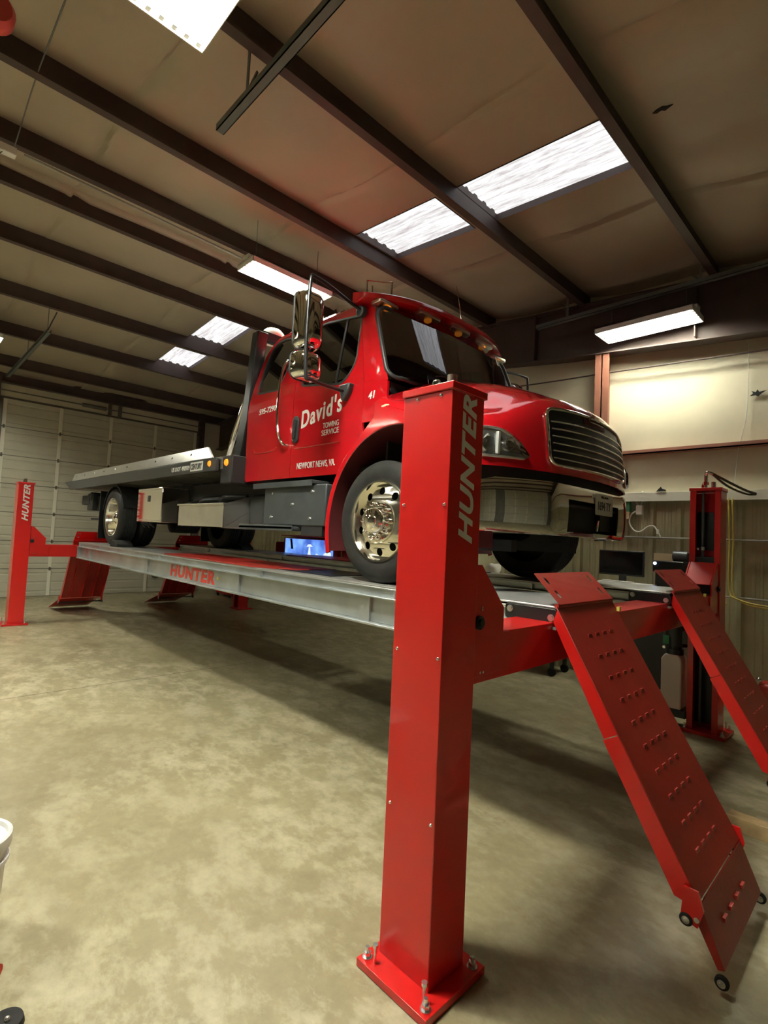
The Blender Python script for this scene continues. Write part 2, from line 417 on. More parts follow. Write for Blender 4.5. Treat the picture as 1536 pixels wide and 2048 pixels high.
struct(b.build('trim_5', 'purlin'), 'deep dark steel rafter running along the right-hand wall under the roof', 'rafter')
b = MB()
b.box(-1.625, -1.45, 4.90, 4.912, 1.95, 4.1); b.box(-1.625, -1.45, 5.15, 5.162, 1.95, 4.1); b.box(-1.545, -1.53, 4.90, 5.162, 1.95, 4.1)
struct(b.build('trim_6', 'post'), 'red-oxide steel wall post above the front of the truck hood', 'post')
b = MB(); b.box(-1.45, XF, 5.04, 5.19, 2.80, 2.815); b.box(-1.45, XF, 5.04, 5.055, 2.80, 2.85); b.box(XB, -1.62, 5.04, 5.19, 2.80, 2.815); b.box(XB, -1.62, 5.04, 5.055, 2.80, 2.85)
struct(b.build('trim_7', 'post'), 'horizontal red-oxide wall girt on the right-hand wall', 'girt')

# right wall
b = MB(); rows = []
xs = [XB+i*(XF-XB)/150 for i in range(151)]
for k in range(15):
    t = k/14; row = []
    for x in xs:
        z = lerp(2.24, roofz(x)+.05, t)
        pin = min(1, abs(z-2.82)/.25, (z-2.24)/.2)
        row.append((x, YR-.03-.035*pin*(.6+noise.noise(Vector((x*.9, z*.8, 0))))-(.012 if abs((x+.62) % 1.36) < .05 else 0), z))
    rows.append(row)
b.grid(rows)
struct(b.build('wall_right', 'liner', smooth=60), 'cream insulation-faced upper part of the right-hand wall', 'wall')
b = MB(); rows = [[], []]
x = XB
while x < XF:      # ribbed sheet: raised ribs every 0.28 m
    for dx, dy in ((0, 0), (.025, -.032), (.065, -.032), (.09, 0), (.15, 0), (.16, -.006), (.18, -.006), (.19, 0), (.22, 0), (.23, -.006), (.25, -.006), (.26, 0)):
        for r, z in ((rows[0], 0), (rows[1], 2.30)): r.append((x+dx, YR+.02+dy, z))
    x += .30
b.grid(rows)
struct(b.build('wall_right_sheet', 'corr', smooth=20), 'grimy ribbed metal sheeting along the lower right-hand wall', 'wall')
b = MB().box(XB, XF, 5.06, 5.20, 2.305, 2.33).box(XB, XF, 5.055, 5.066, 2.22, 2.33)
struct(b.build('trim_8', 'led', bevel=.003), 'pale ledge flashing on top of the ribbed wall sheeting', 'ledge')
b = MB().tube([(XB, 5.14, 1.79), (-.35, 5.14, 1.79), (XF, 5.14, 1.79)], .011, 8)
b.tube([(XB, 5.14, 1.19), (XF, 5.14, 1.16)], .009, 8)
struct(b.build('trim_9', 'conduit'), 'thin horizontal pipes clipped to the ribbed wall sheeting', 'pipe')
b = MB().tube(smoothpath([(-5.5, 5.03, 4.10), (-2.7, 5.03, 3.93), (-1.5, 5.03, 3.88), (.1, 5.03, 3.80), (2.5, 5.03, 3.7)]), .010, 8)
struct(b.build('trim_10', 'purlin'), 'thin dark rod along the upper right-hand wall', 'rod')
# tears in the liner
def tear(x, y, z, s, pts, nm, label, ax='y'):
    b = MB()
    b.prism([(x+s*p[0], z+s*p[1]) for p in pts], 'y', y-.004, y+.004)
    return tag(b.build(nm, 'dark'), label, 'tear')
tear(.05, YR-.085, 3.37, .06, [(-1.1, -.35), (-.6, .1), (-.9, .5), (-.2, .25), (.0, .7), (.3, .2), (1.3, .35), (.5, -.2), (.1, -.6), (-.3, -.3)], 'wall_tear', 'ragged dark tear in the upper wall liner at the right edge')
tear(-.86, YR-.15, 2.36, .05, [(-1.1, -.5), (-.6, .1), (-.1, .6), (.2, .1), (.9, -.1), (1.1, -.5)], 'wall_tear', 'small dark tear in the liner just above the pale ledge')

# back wall and door
b = MB().box(XB-.1, XB, YL, .10, 0, 4.9).box(XB-.1, XB, 4.40, YR+.1, 0, 4.9).box(XB-.1, XB, .10, 4.40, 4.22, 4.9)
struct(b.build('wall_back', 'liner'), 'cream end wall around the sectional garage door', 'wall')
b = MB().box(XB, XB+.14, YL, YR, 4.50, 4.52).box(XB, XB+.012, YL, YR, 4.50, 4.74).box(XB, XB+.14, YL, YR, 4.72, 4.74)
struct(b.build('trim_11', 'purlin'), 'dark eave strut above the garage door', 'eave strut')
b = MB().box(XB, XB+.10, 4.40, 4.55, 0, 4.75).box(XB, XB+.10, -.02, .10, 0, 4.75)
struct(b.build('trim_12', 'purlin'), 'dark steel jambs either side of the garage door', 'door jamb')
def garage_door(nm, X, y0, y1, zt, nsec, nb, sgn, label):
    root = thing(nm, (X, (y0+y1)/2, 0), label, 'garage door', kind='structure'); h = zt/nsec
    for i in range(nsec):
        z0 = i*h+.007; z1 = (i+1)*h-.007; prof = []
        n = 3
        prof.append((0, z0))
        for k in range(n):
            za = lerp(z0, z1, (k+.5)/n)
            prof += [(.0, za-.022), (-.010, za-.010), (-.010, za+.010), (.0, za+.022)]
        prof.append((0, z1))
        rows = [[(X+sgn*p, y, z) for p, z in prof] for y in (y0, y1)]
        b = MB().grid(rows); o = b.build('door_section', 'doorp', root, smooth=25)
    MB().box(min(X-sgn*.05, X-sgn*.02), max(X-sgn*.05, X-sgn*.02), y0-.08, y1+.08, 0, zt+.04).build('door_backing', 'hinge', root)
    for j in range(nb+1):
        y = lerp(y0+.04, y1-.04, j/nb)
        b = MB()
        for i in range(nsec): b.box(min(X, X+sgn*.02), max(X, X+sgn*.02), y-.035, y+.035, i*h+.012, (i+1)*h-.012)
        b.build('door_stile', 'doorst', root, bevel=.003)
        for i in range(1, nsec):
            b = MB().box(min(X+sgn*.018, X+sgn*.03), max(X+sgn*.018, X+sgn*.03), y-.018, y+.018, i*h-.04, i*h+.04).tube([(X+sgn*.032, y-.025, i*h), (X+sgn*.032, y+.025, i*h)], .011, 8)
            b.build('hinge', 'hinge', root)
    b = MB()
    for y in (y0-.03, y1+.03): b.box(min(X, X+sgn*.08), max(X, X+sgn*.08), y-.02, y+.02, 0, zt-.1)
    b.build('track', 'hinge', root)
    return root
r = garage_door('door_1', XB+.04, .16, 4.36, 4.19, 7, 4, 1, 'large cream sectional garage door with vertical stiles at the far end')
b = MB().tube([(XB+.16, .1, 4.33), (XB+.16, 4.4, 4.33)], .014, 8); b.tube([(XB+.16, 1.6, 4.33), (XB+.16, 2.1, 4.33)], .045, 12); b.box(XB, XB+.2, 2.18, 2.21, 4.20, 4.48).box(XB, XB+.2, 2.40, 2.43, 4.20, 4.48)
b.build('spring_shaft', 'hinge', r)
b = MB().lathe([(.062, 0), (.085, 0), (.085, .01), (.062, .01)], (XB+.05, 3.52, .42), 'x', 20).lathe([(.0001, .012), (.05, .012)], (XB+.05, 3.52, .42), 'x', 3)
b.build('round_decal', 'hinge', r)
# rest of the shell, behind the camera
b = MB().box(XB, XF, YL-.1, YL, 0, 5.4)
struct(b.build('wall_left', 'darksheet'), 'dull grey sheet wall on the left, outside the picture', 'wall')
b = MB().box(XF, XF+.1, YL, YR, 0, 4.6)
struct(b.build('wall_front', 'darksheet'), 'dull grey sheet wall behind the camera', 'wall')
garage_door('door_2', XF-.04, .3, 4.2, 4.1, 7, 4, -1, 'cream sectional garage door behind the camera, mirrored in the chrome bumper')
garage_door('door_3', XF-.04, -5.2, -1.2, 4.1, 7, 4, -1, 'second cream sectional garage door behind the camera, farther left')

# ceiling tear
b = MB(); pts = [(-1, .0), (-.6, .5), (0, .35), (.35, .9), (1.4, .35), (.8, .1), (.3, -.5), (-.5, -.35)]
b.prism([(-.055+.055*p[0], 2.31+.035*p[1]) for p in pts], 'z', roofz(-.05)-.068, roofz(-.05)-.060)
tag(b.build('ceiling_tear', 'dark'), 'dark ragged hole in the ceiling insulation at upper right', 'tear')

# ================================================================== LIGHTS
def fixture(c, along, L, W, label, hang, tubes=6, tm='tube'):
    """open high-bay fluorescent strip fixture; c = centre of its bottom face"""
    x, y, z = c; root = thing('fluorescent_light', (x, y, z), label, 'light fixture', 'fluorescent shop lights under the roof')
    def P(a, s, h): return (x+a, y+s, z+h) if along == 'x' else (x+s, y+a, z+h)
    def bx(b, a0, a1, s0, s1, h0, h1):
        p, q = P(a0, s0, h0), P(a1, s1, h1); return b.box(min(p[0], q[0]), max(p[0], q[0]), min(p[1], q[1]), max(p[1], q[1]), p[2], q[2])
    hl, hw = L/2, W/2
    b = MB(); bx(b, -hl, hl, -.06, .06, .06, .11); bx(b, -hl, hl, -hw, hw, .052, .058)
    bx(b, -hl, -hl+.006, -hw, hw, -.005, .058); bx(b, hl-.006, hl, -hw, hw, -.005, .058)
    bx(b, -hl, hl, -hw, -hw+.005, -.005, .058); bx(b, -hl, hl, hw-.005, hw, -.005, .058)
    b.build('housing', 'housing', root)
    b = MB()
    for k in range(tubes-1):
        s = lerp(-hw, hw, (k+1)/tubes)
        for sg in (-1, 1):
            p = [P(-hl+.05, s, 0), P(hl-.05, s, 0), P(hl-.05, s+sg*.02, .05), P(-hl+.05, s+sg*.02, .05)]
            b.raw(p, [(0, 1, 2, 3)])
    b.build('reflector', 'alu', root)
    for k in range(tubes):
        s = lerp(-hw, hw, (k+.5)/tubes)
        MB().tube([P(-hl+.035, s, .026), P(hl-.035, s, .026)], .011, 8).build('fluorescent_tube', tm, root)
        for sg in (-1, 1):
            b = MB(); bx(b, sg*(hl-.02)-.015, sg*(hl-.02)+.015, s-.012, s+.012, .008, .052); b.build('lamp_holder', 'whiteplastic', root)
    for sg in (-1, 1):
        p = P(sg*(hl-.12), 0, .11); MB().tube([p, (p[0], p[1], hang)], .003, 6).build('hanger_wire', 'steelgrey', root)
    return root
def tubemat(k): 
    nm = 'tube%d' % round(k*100); M[nm] = mat('fluorescent_tube_%d' % round(k*100), (1, 1, .95), .5, emit=(1.0, .985, .84), es=70*k); return nm
fixture((-.94, -.625, 4.2), 'x', 1.06, .39, 'bright open tube light cut off by the top edge of the photo', 4.75, tm=tubemat(1.5))
fixture((-3.735, 1.60, 4.45), 'y', 1.05, .33, 'bright tube light hanging over the truck cab, behind its mirror', 5.0, tm=tubemat(.9))
fixture((-.93, 4.67, 4.2), 'x', 1.05, .41, 'bright tube light hanging beside the right-hand wall over the hood', 4.52, tm=tubemat(.33))
fixture((-8.72, -.58, 4.32), 'x', 1.06, .39, 'glowing end of a tube light at the left edge near the garage door', 4.75, tm=tubemat(.7))
fixture((-4.6, -3.0, 4.25), 'x', 1.06, .39, 'tube light over the left bay, nearer the lift, out of frame', 4.8, tm=tubemat(1.6))
fixture((-7.2, -4.4, 4.2), 'x', 1.06, .39, 'tube light over the left bay toward the garage door, out of frame', 4.8, tm=tubemat(.5))

def strut(x0, x1, y, z, label, hx):
    root = thing('hanging_strut', ((x0+x1)/2, y, z), label, 'strut', 'steel struts hung under the roof')
    b = MB().box(x0, x1, y-.03, y+.03, z, z+.006).box(x0, x1, y-.03, y-.024, z, z+.05).box(x0, x1, y+.024, y+.03, z, z+.05)
    b.build('rail', 'steelgrey', root)
    for x in hx:
        b = MB().box(x-.015, x+.015, y-.028, y-.022, z+.02, roofz(x)-.16).tube([(x, y-.02, z+.03), (x-.12, y+.10, roofz(x)-.19)], .010, 6)
        b.build('hanger', 'steelgrey', root)
strut(-2.29, 1.0, .06, 4.50, 'dark steel strut at upper left of centre, ending in mid air', (-1.86, -.36))
strut(-2.32, 2.0, 4.64, 4.53, 'long thin steel strut hanging above the right-hand light', (-1.88, -.38))
strut(-11.5, -7.95, .13, 4.50, 'dark steel strut at the far left near the garage door', (-9.42, -7.93))
# conduit along the ridge with junction box and wire
r = thing('ridge_conduit', (-4.4, 0, 4.98), 'thin grey conduit running below the roof ridge to the cab light', 'conduit')
MB().tube([(-4.40, -.80, 4.93), (-4.46, 1.35, 4.93), (-4.47, 1.9, 4.93)], .014, 8).build('pipe', 'conduit', r)
MB().box(-4.42, -4.34, -.99, -.86, 4.86, 4.93).build('junction_box', 'whiteplastic', r, bevel=.006)
MB().tube(smoothpath([(-4.37, -.88, 4.93), (-3.4, -.895, 4.95), (-2.0, -.95, 4.6), (-1.6, -.97, 4.5), (-1.3, -.98, 4.3)]), .005, 6).build('wire', 'steelgrey', r)
MB().tube([(-4.37, -.96, 4.86), (-4.35, -1.0, 4.78)], .004, 6).build('wire', 'steelgrey', r)
r = thing('reel', (-2.42, -1.23, 4.50), 'red rounded fitting cut off at the top left corner', 'reel')
MB().lathe([(.001, -.06), (.09, -.06), (.11, -.03), (.11, .03), (.09, .06), (.001, .06)], (-2.365, -1.255, 4.46), 'x', 24).build('reel_body', 'redglow', r)
MB().box(-2.35, -2.31, -1.24, -1.20, 4.56, 4.93).build('bracket', 'steelgrey', r)

# ================================================================== THE LIFT
YC = 2.06
LIFT = thing('vehicle_lift', (-4.3, YC, 0), 'large red four-post vehicle lift with galvanised runways carrying the tow truck', 'vehicle lift')

def column(x0, front, near):
    """channel post; x0 = its low-X side, near: open side faces +Y"""
    W, D, T = .25, .205, .008
    ya = 0. if near else 4.115
    s = 1 if near else -1
    def Y(v): return ya+s*v
    def pr(poly): return [(x, Y(y)) for x, y in poly]
    x1 = x0+W
    poly = [(x0, 0), (x1, 0), (x1, D), (x1-.05, D), (x1-.05, D-T), (x1-T, D-T), (x1-T, T), (x0+T, T), (x0+T, D-T), (x0+.05, D-T), (x0+.05, D), (x0, D)]
    c = MB().prism(pr(poly), 'z', .03, 2.205).build('column', 'liftred', LIFT, bevel=.003)
    b = MB().prism([(x0-.035, Y(-.085)), (x1+.065, Y(-.085)), (x1+.065, Y(.255)), (x0-.035, Y(.255))], 'z', .003, .032)
    b.build('base_plate', 'liftred', c, bevel=.002)
    b = MB(); b.prism([(x0-.006, Y(-.007)), (x1+.008, Y(-.007)), (x1+.008, Y(D+.012)), (x0-.006, Y(D+.012))], 'z', 2.207, 2.236)
    b.build('top_cap', 'liftred', c, bevel=.003)
    for bx, by in ((x1+.035, -.052), (x1+.035, .215), (x0-.010, -.052), (x0-.010, .215)):
        b = MB().cyl((bx, Y(by), .032), 'z', .020, .004, 16).hexnut((bx, Y(by), .036), 'z', .015, .016).cyl((bx, Y(by), .052), 'z', .008, .018, 10)
        b.build('anchor_bolt', 'zinc', c, smooth=30)
    for bx, by in ((x1+.012, -.035), (x0+.03, -.05)):
        MB().cyl((bx, Y(by), .032), 'z', .006, .055, 10).cyl((bx, Y(by), .087), 'z', .011, .012, 10).build('levelling_bolt', 'zinc', c, smooth=30)
    for z in (2.19, 1.77, 1.2, .605):
        for px in (x0+.024, x1-.018) if z < 2.1 else (x0+.075, x1-.055):
            yy = Y(0); b = MB().lathe([(.0001, -s*.005), (.005, -s*.004), (.007, 0)], (px, yy, z), 'y', 10); b.build('cover_screw', 'zinc' if near and front else 'liftred', c)
    # lifting screw, nut, travel carriage inside the channel
    MB().tube([(x0+.085, Y(.11), .05), (x0+.085, Y(.11), 2.20)], .012, 10).build('lifting_screw', 'steelgrey', c)
    b = MB().hexnut((x0+.085, Y(.10), 2.236), 'z', .026, .03).cyl((x0+.085, Y(.10), 2.266), 'z', .020, .016, 14).sphere((x0+.085, Y(.10), 2.282), .018, 1, 1, .8)
    b.build('screw_nut', 'chrome', c, smooth=30)
    MB().cyl((x0+.165, Y(.10), 2.236), 'z', .020, .062, 16).build('pipe_stub', 'hinge' if near else 'zinc', c)
    b = MB().box(x0+.014, x0+W-.014, min(Y(.02), Y(.19)), max(Y(.02), Y(.19)), 1.05, 1.60)
    b.build('carriage', 'black', c, bevel=.006)
    b = MB().box(x0+.020, x0+W-.020, min(Y(.012), Y(.03)), max(Y(.012), Y(.03)), .06, 1.04); b.build('inner_shade', 'black', c)  # black boxes stand in for the shade inside the channel, below and above the carriage
    b = MB().box(x0+.020, x0+W-.020, min(Y(.012), Y(.03)), max(Y(.012), Y(.03)), 1.66, 2.02); b.build('inner_shade', 'black', c)
    if near:
        text('lettering', 'HUNTER', (x1, .112, 1.915), (0, 0, 1), (0, -1, 0), .575, .088, 'white', c, .0012, .32, .035, 1.08)
    return c
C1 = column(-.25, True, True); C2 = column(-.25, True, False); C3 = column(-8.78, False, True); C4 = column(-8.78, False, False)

for xa in (-.235, -8.765):
    w = .225; x1 = xa+w
    b = MB().box(xa+.004, x1-.012, .14, 3.975, 1.068, 1.262)
    c = b.build('crossbeam', 'liftred', LIFT, bevel=.004)
    for s in (1, -1):
        def Y(v): return v if s > 0 else 4.115-v
        for px in (x1-.012, xa-.004):
            pts = [(Y(.21), 1.545), (Y(.25), 1.545), (Y(.42), 1.365), (Y(.42), 1.262), (Y(.47), 1.262), (Y(.47), 1.10), (Y(.21), 1.10)]
            g = MB().prism(pts, 'x', px, px+.012).build('gusset_plate', 'liftred', c, bevel=.002)
        MB().cyl((x1+.0, Y(.235), 1.315), 'x', .028, .012, 18).cyl((x1+.012, Y(.235), 1.315), 'x', .016, .010, 12).build('pivot_pin', 'black', c)
        b = MB()
        for z, y in ((1.365, .255), (1.375, .255), (1.115, .255), (1.115, .275)): b.cyl((x1, Y(y), z), 'x', .005, .005, 8)
        b.build('rivet', 'zinc', c)
    # carriage shield leaning behind the gusset, bright face
    for s in (1, -1):
        def Y(v): return v if s > 0 else 4.115-v
        b = MB().prism([(Y(.23), 1.545), (Y(.235), 1.55), (Y(.43), 1.36), (Y(.425), 1.355)], 'x', xa+.01, x1-.014)
        b.build('guard_plate', 'liftred', c, bevel=.002)

def runway(ya, outer):
    """ya: outer edge Y; outer = -1 when the outer side faces -Y"""
    s = -outer; W = .66
    def Y(v): return ya+s*v
    def bx(b, x0, x1, v0, v1, z0, z1): return b.box(x0, x1, min(Y(v0), Y(v1)), max(Y(v0), Y(v1)), z0, z1)
    X0, X1 = -8.48, -.26
    b = MB(); bx(b, X0, X1, 0, W, 1.306, 1.318)
    d = b.build('runway', 'deck', LIFT, bevel=.002); d['label'] = 'galvanised runway deck on the near side' if outer < 0 else 'galvanised runway deck on the far side'
    for v0, sg in ((0, 1), (W, -1)):
        def V(t): return v0+sg*t
        b = MB()
        bx(b, X0, X1, V(.018), V(.026), 1.245, 1.306); bx(b, X0, X1, V(0), V(.03), 1.298, 1.306)
        bx(b, X0, X1, V(-.026), V(.05), 1.238, 1.247)
        bx(b, X0, X1, V(.030), V(.038), 1.07, 1.240)
        bx(b, X0, X1, V(-.026), V(.06), 1.054, 1.068)
        bx(b, X0, X0+.008, V(-.018), V(.04), 1.056, 1.245)
        b.build('side_rail', 'galv', d, bevel=.0015, seg=1)
        for x in (-7.9, -5.45, -3.17, -1.4):
            b = MB(); bx(b, x-.05, x+.05, V(.010), V(.031), 1.068, 1.240); b.build('stiffener', 'galv', d)
            b = MB(); b.cyl((x, Y(V(.010)), 1.17), 'y', .012, -.006*(1 if outer < 0 else -1)*(1 if v0 == 0 else -1), 8); b.build('bolt', 'zinc', d)
        for x in (-8.42, -7.3, -5.0, -2.72, -1.1):
            b = MB(); bx(b, x-.006, x+.006, V(-.012), V(.019), 1.247, 1.300); b.build('web_tab', 'galv', d)
    # rear slip plate, red
    b = MB(); b.prism([(-4.86, Y(-.004)), (-2.87, Y(-.004)), (-2.80, Y(.05)), (-2.45, Y(.16)), (-2.45, Y(.60)), (-5.0, Y(.60)), (-5.0, Y(.05))], 'z', 1.319, 1.327)
    b.build('slip_plate', 'ramp', d, bevel=.002)
    b = MB(); bx(b, -2.85, -1.9, .10, .58, 1.319, 1.324); b.build('rubber_mat', 'black', d)
    # front turnplate and its black end bracket
    b = MB(); bx(b, -.80, -.012, .01, W-.01, 1.328, 1.338); b.build('turnplate', 'silver', d, bevel=.003)
    b = MB(); bx(b, -.82, -.70, .02, W-.02, 1.318, 1.330); b.build('turnplate_edge', 'silver', d)
    for v0, v1 in ((0, .014), (W-.014, W)):
        b = MB(); b.prism(rrect(-.295, -.004, 1.248, 1.326, .018), 'y', Y(v0), Y(v1)); e = b.build('end_bracket', 'black', d, bevel=.002)
        for x, z in ((-.265, 1.30), (-.035, 1.282)):
            b = MB(); o_ = Y(v0 if v0 == 0 else v1); q = outer if v0 == 0 else -outer
            b.hexnut((x, o_, z), 'y', .013, q*.009).cyl((x, o_, z), 'y', .018, q*.003, 14); b.build('bracket_bolt', 'zinc', e)
    b = MB(); bx(b, -.27, .0, -.012, .03, 1.228, 1.242); bx(b, -.27, .0, W-.03, W+.012, 1.228, 1.242); b.build('slide_bar', 'galv', d)
    return d
RA = runway(.88, -1); RB = runway(3.235, 1)
text('lettering', 'HUNTER', (-4.18, .9095, 1.152), (1, 0, 0), (0, 0, 1), 1.10, .135, 'redlens', RA, .002, .10, .045, 1.14)
MB().cyl((-3.57, .91, 1.155), 'y', .018, -.003, 12).build('sticker', 'yellow', RA)

def ramp(ya, side, hang=0.):
    """side=+1 front (toward +X). hinge at X=0; mirrored for the rear"""
    def X(x): return x if side > 0 else -8.74-x
    W = .66; y0, y1 = ya, ya+W
    A = (.0, 1.345); Bp = (.625, .290); L = math.hypot(Bp[0]-A[0], Bp[1]-A[1]); ux, uz = (Bp[0]-A[0])/L, (Bp[1]-A[1])/L; nx, nz = -uz, ux    # n points up/out
    def P(t, n): return (X(A[0]+ux*t+nx*n), A[1]+uz*t+nz*n)
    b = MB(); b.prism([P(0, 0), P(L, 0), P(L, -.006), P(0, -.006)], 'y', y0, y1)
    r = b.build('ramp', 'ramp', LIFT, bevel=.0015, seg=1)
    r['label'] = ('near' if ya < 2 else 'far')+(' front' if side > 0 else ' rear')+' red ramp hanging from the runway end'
    for v in (y0, y1-.006):
        b = MB(); b.prism([P(.02, -.004), P(L*.49, -.004), P(L*.49, -.072), P(.06, -.05)], 'y', v, v+.006)
        b.prism([P(L*.49+.004, -.004), P(L-.01, -.004), P(L+.015, -.03), P(L-.03, -.085), P(L*.49+.004, -.078)], 'y', v-.002 if v == y0 else v+.002, v+.004 if v == y0 else v+.008)
        b.build('side_plate', 'liftred', r)
    for k in range(3):
        v = y0+.14+k*.18; b = MB(); b.prism([P(.04, -.006), P(L-.05, -.006), P(L-.05, -.055), P(.04, -.055)], 'y', v, v+.006); b.build('stiffening_rib', 'liftred', r)
    if side > 0:
        for k in range(10):
            t = .16+k*.105
            for j in range(4):
                v = y0+.17+j*.085
                b = MB(); p0, p1, p2 = P(t, 0), P(t+.018, 0), P(t+.002, .006)
                b.raw([(p0[0], v, p0[1]), (p0[0], v+.042, p0[1]), (p1[0], v+.042, p1[1]), (p1[0], v, p1[1]), (p2[0], v+.004, p2[1]), (p2[0], v+.038, p2[1])],
                      [(0, 1, 5, 4), (4, 5, 2, 3), (0, 4, 3), (1, 2, 5), (0, 3, 2, 1)])
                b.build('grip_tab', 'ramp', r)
    # lower flap
    F0 = (Bp[0]+.004, Bp[1]-.008); F1 = (.712, .085) if side > 0 else (1.42, .03); LF = math.hypot(F1[0]-F0[0], F1[1]-F0[1]); fx, fz = (F1[0]-F0[0])/LF, (F1[1]-F0[1])/LF; mx, mz = -fz, fx
    def Q(t, n): return (X(F0[0]+fx*t+mx*n), F0[1]+fz*t+mz*n)
    b = MB(); b.prism([Q(0, 0), Q(LF, 0), Q(LF, -.006), Q(0, -.006)], 'y', y0, y1)
    if side > 0:
        for v in (y0, y1-.006): b.prism([Q(.0, -.004), Q(LF, -.004), Q(LF, -.025), Q(0, -.045)], 'y', v, v+.006)
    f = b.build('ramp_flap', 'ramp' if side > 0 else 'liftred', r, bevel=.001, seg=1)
    if side > 0:
        for j in range(4):
            v = y0+.15+j*.10; q0, q1 = Q(LF*.48, .0), Q(LF*.48+.016, .005)
            MB().box(min(q0[0], q1[0]), max(q0[0], q1[0]), v, v+.042, min(q0[1], q1[1])-.003, max(q0[1], q1[1])).build('grip_tab', 'ramp', f)
    # rollers
    def roller(x, z, v, parent):
        b = MB().lathe([(.0001, -.012), (.008, -.012), (.022, -.010), (.024, -.006), (.024, .006), (.022, .010), (.008, .012), (.0001, .012)], (X(x), v, z), 'y', 20); w_ = b.build('roller', 'rubber', parent)
        MB().lathe([(.0001, -.015), (.005, -.015), (.007, -.013), (.014, -.0125), (.015, -.010)], (X(x), v, z), 'y', 16).lathe([(.0001, .015), (.005, .015), (.014, .0125)], (X(x), v, z), 'y', 16).build('roller_hub', 'zinc', parent)
    for v in (y0-.016, y1+.016):
        roller(.585, .215, v, r)
        if side > 0: roller(.706, .052, v, r)
        b = MB().prism([(X(.575), .335), (X(.625), .335), (X(.645), .27), (X(.625), .20), (X(.565), .215)], 'y', v-.004 if v < y0 else v-.006, v+.006 if v < y0 else v+.004); b.build('roller_bracket', 'liftred', r)
        MB().cyl((X(.622), v+(-.004 if v < y0 else .004), .232), 'y', .010, -.006 if v < y0 else .006, 12).build('pivot_bolt', 'zinc', r)
    if side < 0:
        MB().tube([(X(.585), y0-.02, .215), (X(.585), y1+.02, .215)], .010, 8).build('axle', 'black', r)
    # wheel stop plate tilted above the deck
    H0 = (.012, 1.352); H1 = (-.128, 1.487); SL = math.hypot(H1[0]-H0[0], H1[1]-H0[1]); sx, sz = (H1[0]-H0[0])/SL, (H1[1]-H0[1])/SL
    # plate in its own (t along slope, y) plane with slots
    pts = rrect(0, SL, y0+.01, y1-.01, .012, 3)
    if side > 0: holes = [rrect(t, t+.056, v, v+.020, .0095, 3) for t in (.03, .12) for v in (y0+.07, y1-.09)]
    else: holes = []
    b = MB(); b.prism(pts, 'z', 0, .007, holes=holes)
    for v_ in b.b.verts:
        t_, y_, n_ = v_.co; v_.co = (X(H0[0]+sx*t_-sz*(-n_)*-1), y_, H0[1]+sz*t_+sx*-n_)
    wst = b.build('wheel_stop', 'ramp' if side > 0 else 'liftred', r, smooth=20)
    if side < 0:
        for v in (y0+.06, y1-.06):
            for t in (.06, .14):
                MB().cyl((X(H0[0]+sx*t)+.004, v, H0[1]+sz*t+.004), 'x', .016, .006, 12).build('slot_bolt', 'zinc', wst)
    MB().tube([(X(.0), y0+.005, 1.345), (X(.0), y1-.005, 1.345)], .011, 10).build('hinge_pin', 'ramp' if side > 0 else 'liftred', r)
    if side > 0:
        for t in (.03,): MB().box(X(.045)-.008, X(.045)+.008, y1-.02, y1+.002, 1.285, 1.31).build('inspection_mark', 'yellow', r)
    return r
ramp(.86, 1); ramp(2.60, 1); ramp(.86, -1); ramp(2.60, -1)

# power unit on the far front column
p = MB().prism([(-.47, .17), (-.295, .17), (-.295, .62), (-.32, .665), (-.44, .665), (-.47, .62)], 'y', 3.90, 4.08).build('oil_reservoir', 'jug', LIFT, bevel=.012, seg=3)
MB().box(-.46, -.255, 3.90, 4.10, .10, .168).build('reservoir_clamp', 'black', LIFT, bevel=.004)
b = MB().cyl((-.375, 3.99, .665), 'z', .075, .05, 20).cyl((-.375, 3.99, .715), 'z', .06, .03, 16).cyl((-.36, 3.99, .745), 'z', .095, .21, 24).sphere((-.36, 3.99, .955), .095, 1, 1, .35).box(-.33, -.25, 3.92, 4.06, .78, .90)
pu = b.build('pump_motor', 'black', LIFT)
MB().box(-.452, -.40, 3.888, 3.895, .76, .84).build('green_label', 'green', pu)
MB().cyl((-.44, 3.88, .73), 'y', .014, .03, 10).build('valve', 'zinc', pu)
# hydraulic line over the top of the far front column
b = MB().tube(smoothpath([(-.145, 4.0, 2.24), (-.145, 4.0, 2.36), (-.13, 3.98, 2.385), (-.10, 4.02, 2.38)]), .016, 10).hexnut((-.145, 4.0, 2.27), 'z', .026, .03)
b.build('hose_fitting', 'chrome', LIFT)
MB().tube(smoothpath([(-.10, 4.02, 2.38), (.0, 4.25, 2.31), (.06, 4.6, 2.27), (.1, 4.8, 2.26)]), .012, 8).tube(smoothpath([(-.10, 4.02, 2.375), (-.02, 4.22, 2.28), (.05, 4.6, 2.24), (.1, 4.8, 2.25)]), .010, 8).build('hydraulic_hose', 'hose', LIFT)
for s in ((-.185, 3.905), (-.06, 3.905)):
    pass
MB().cyl((-.15, 3.955, 1.66), 'z', .018, .03, 10).cyl((-.19, 3.955, 1.66), 'z', .012, .02, 10).build('screw_collar', 'zinc', LIFT)

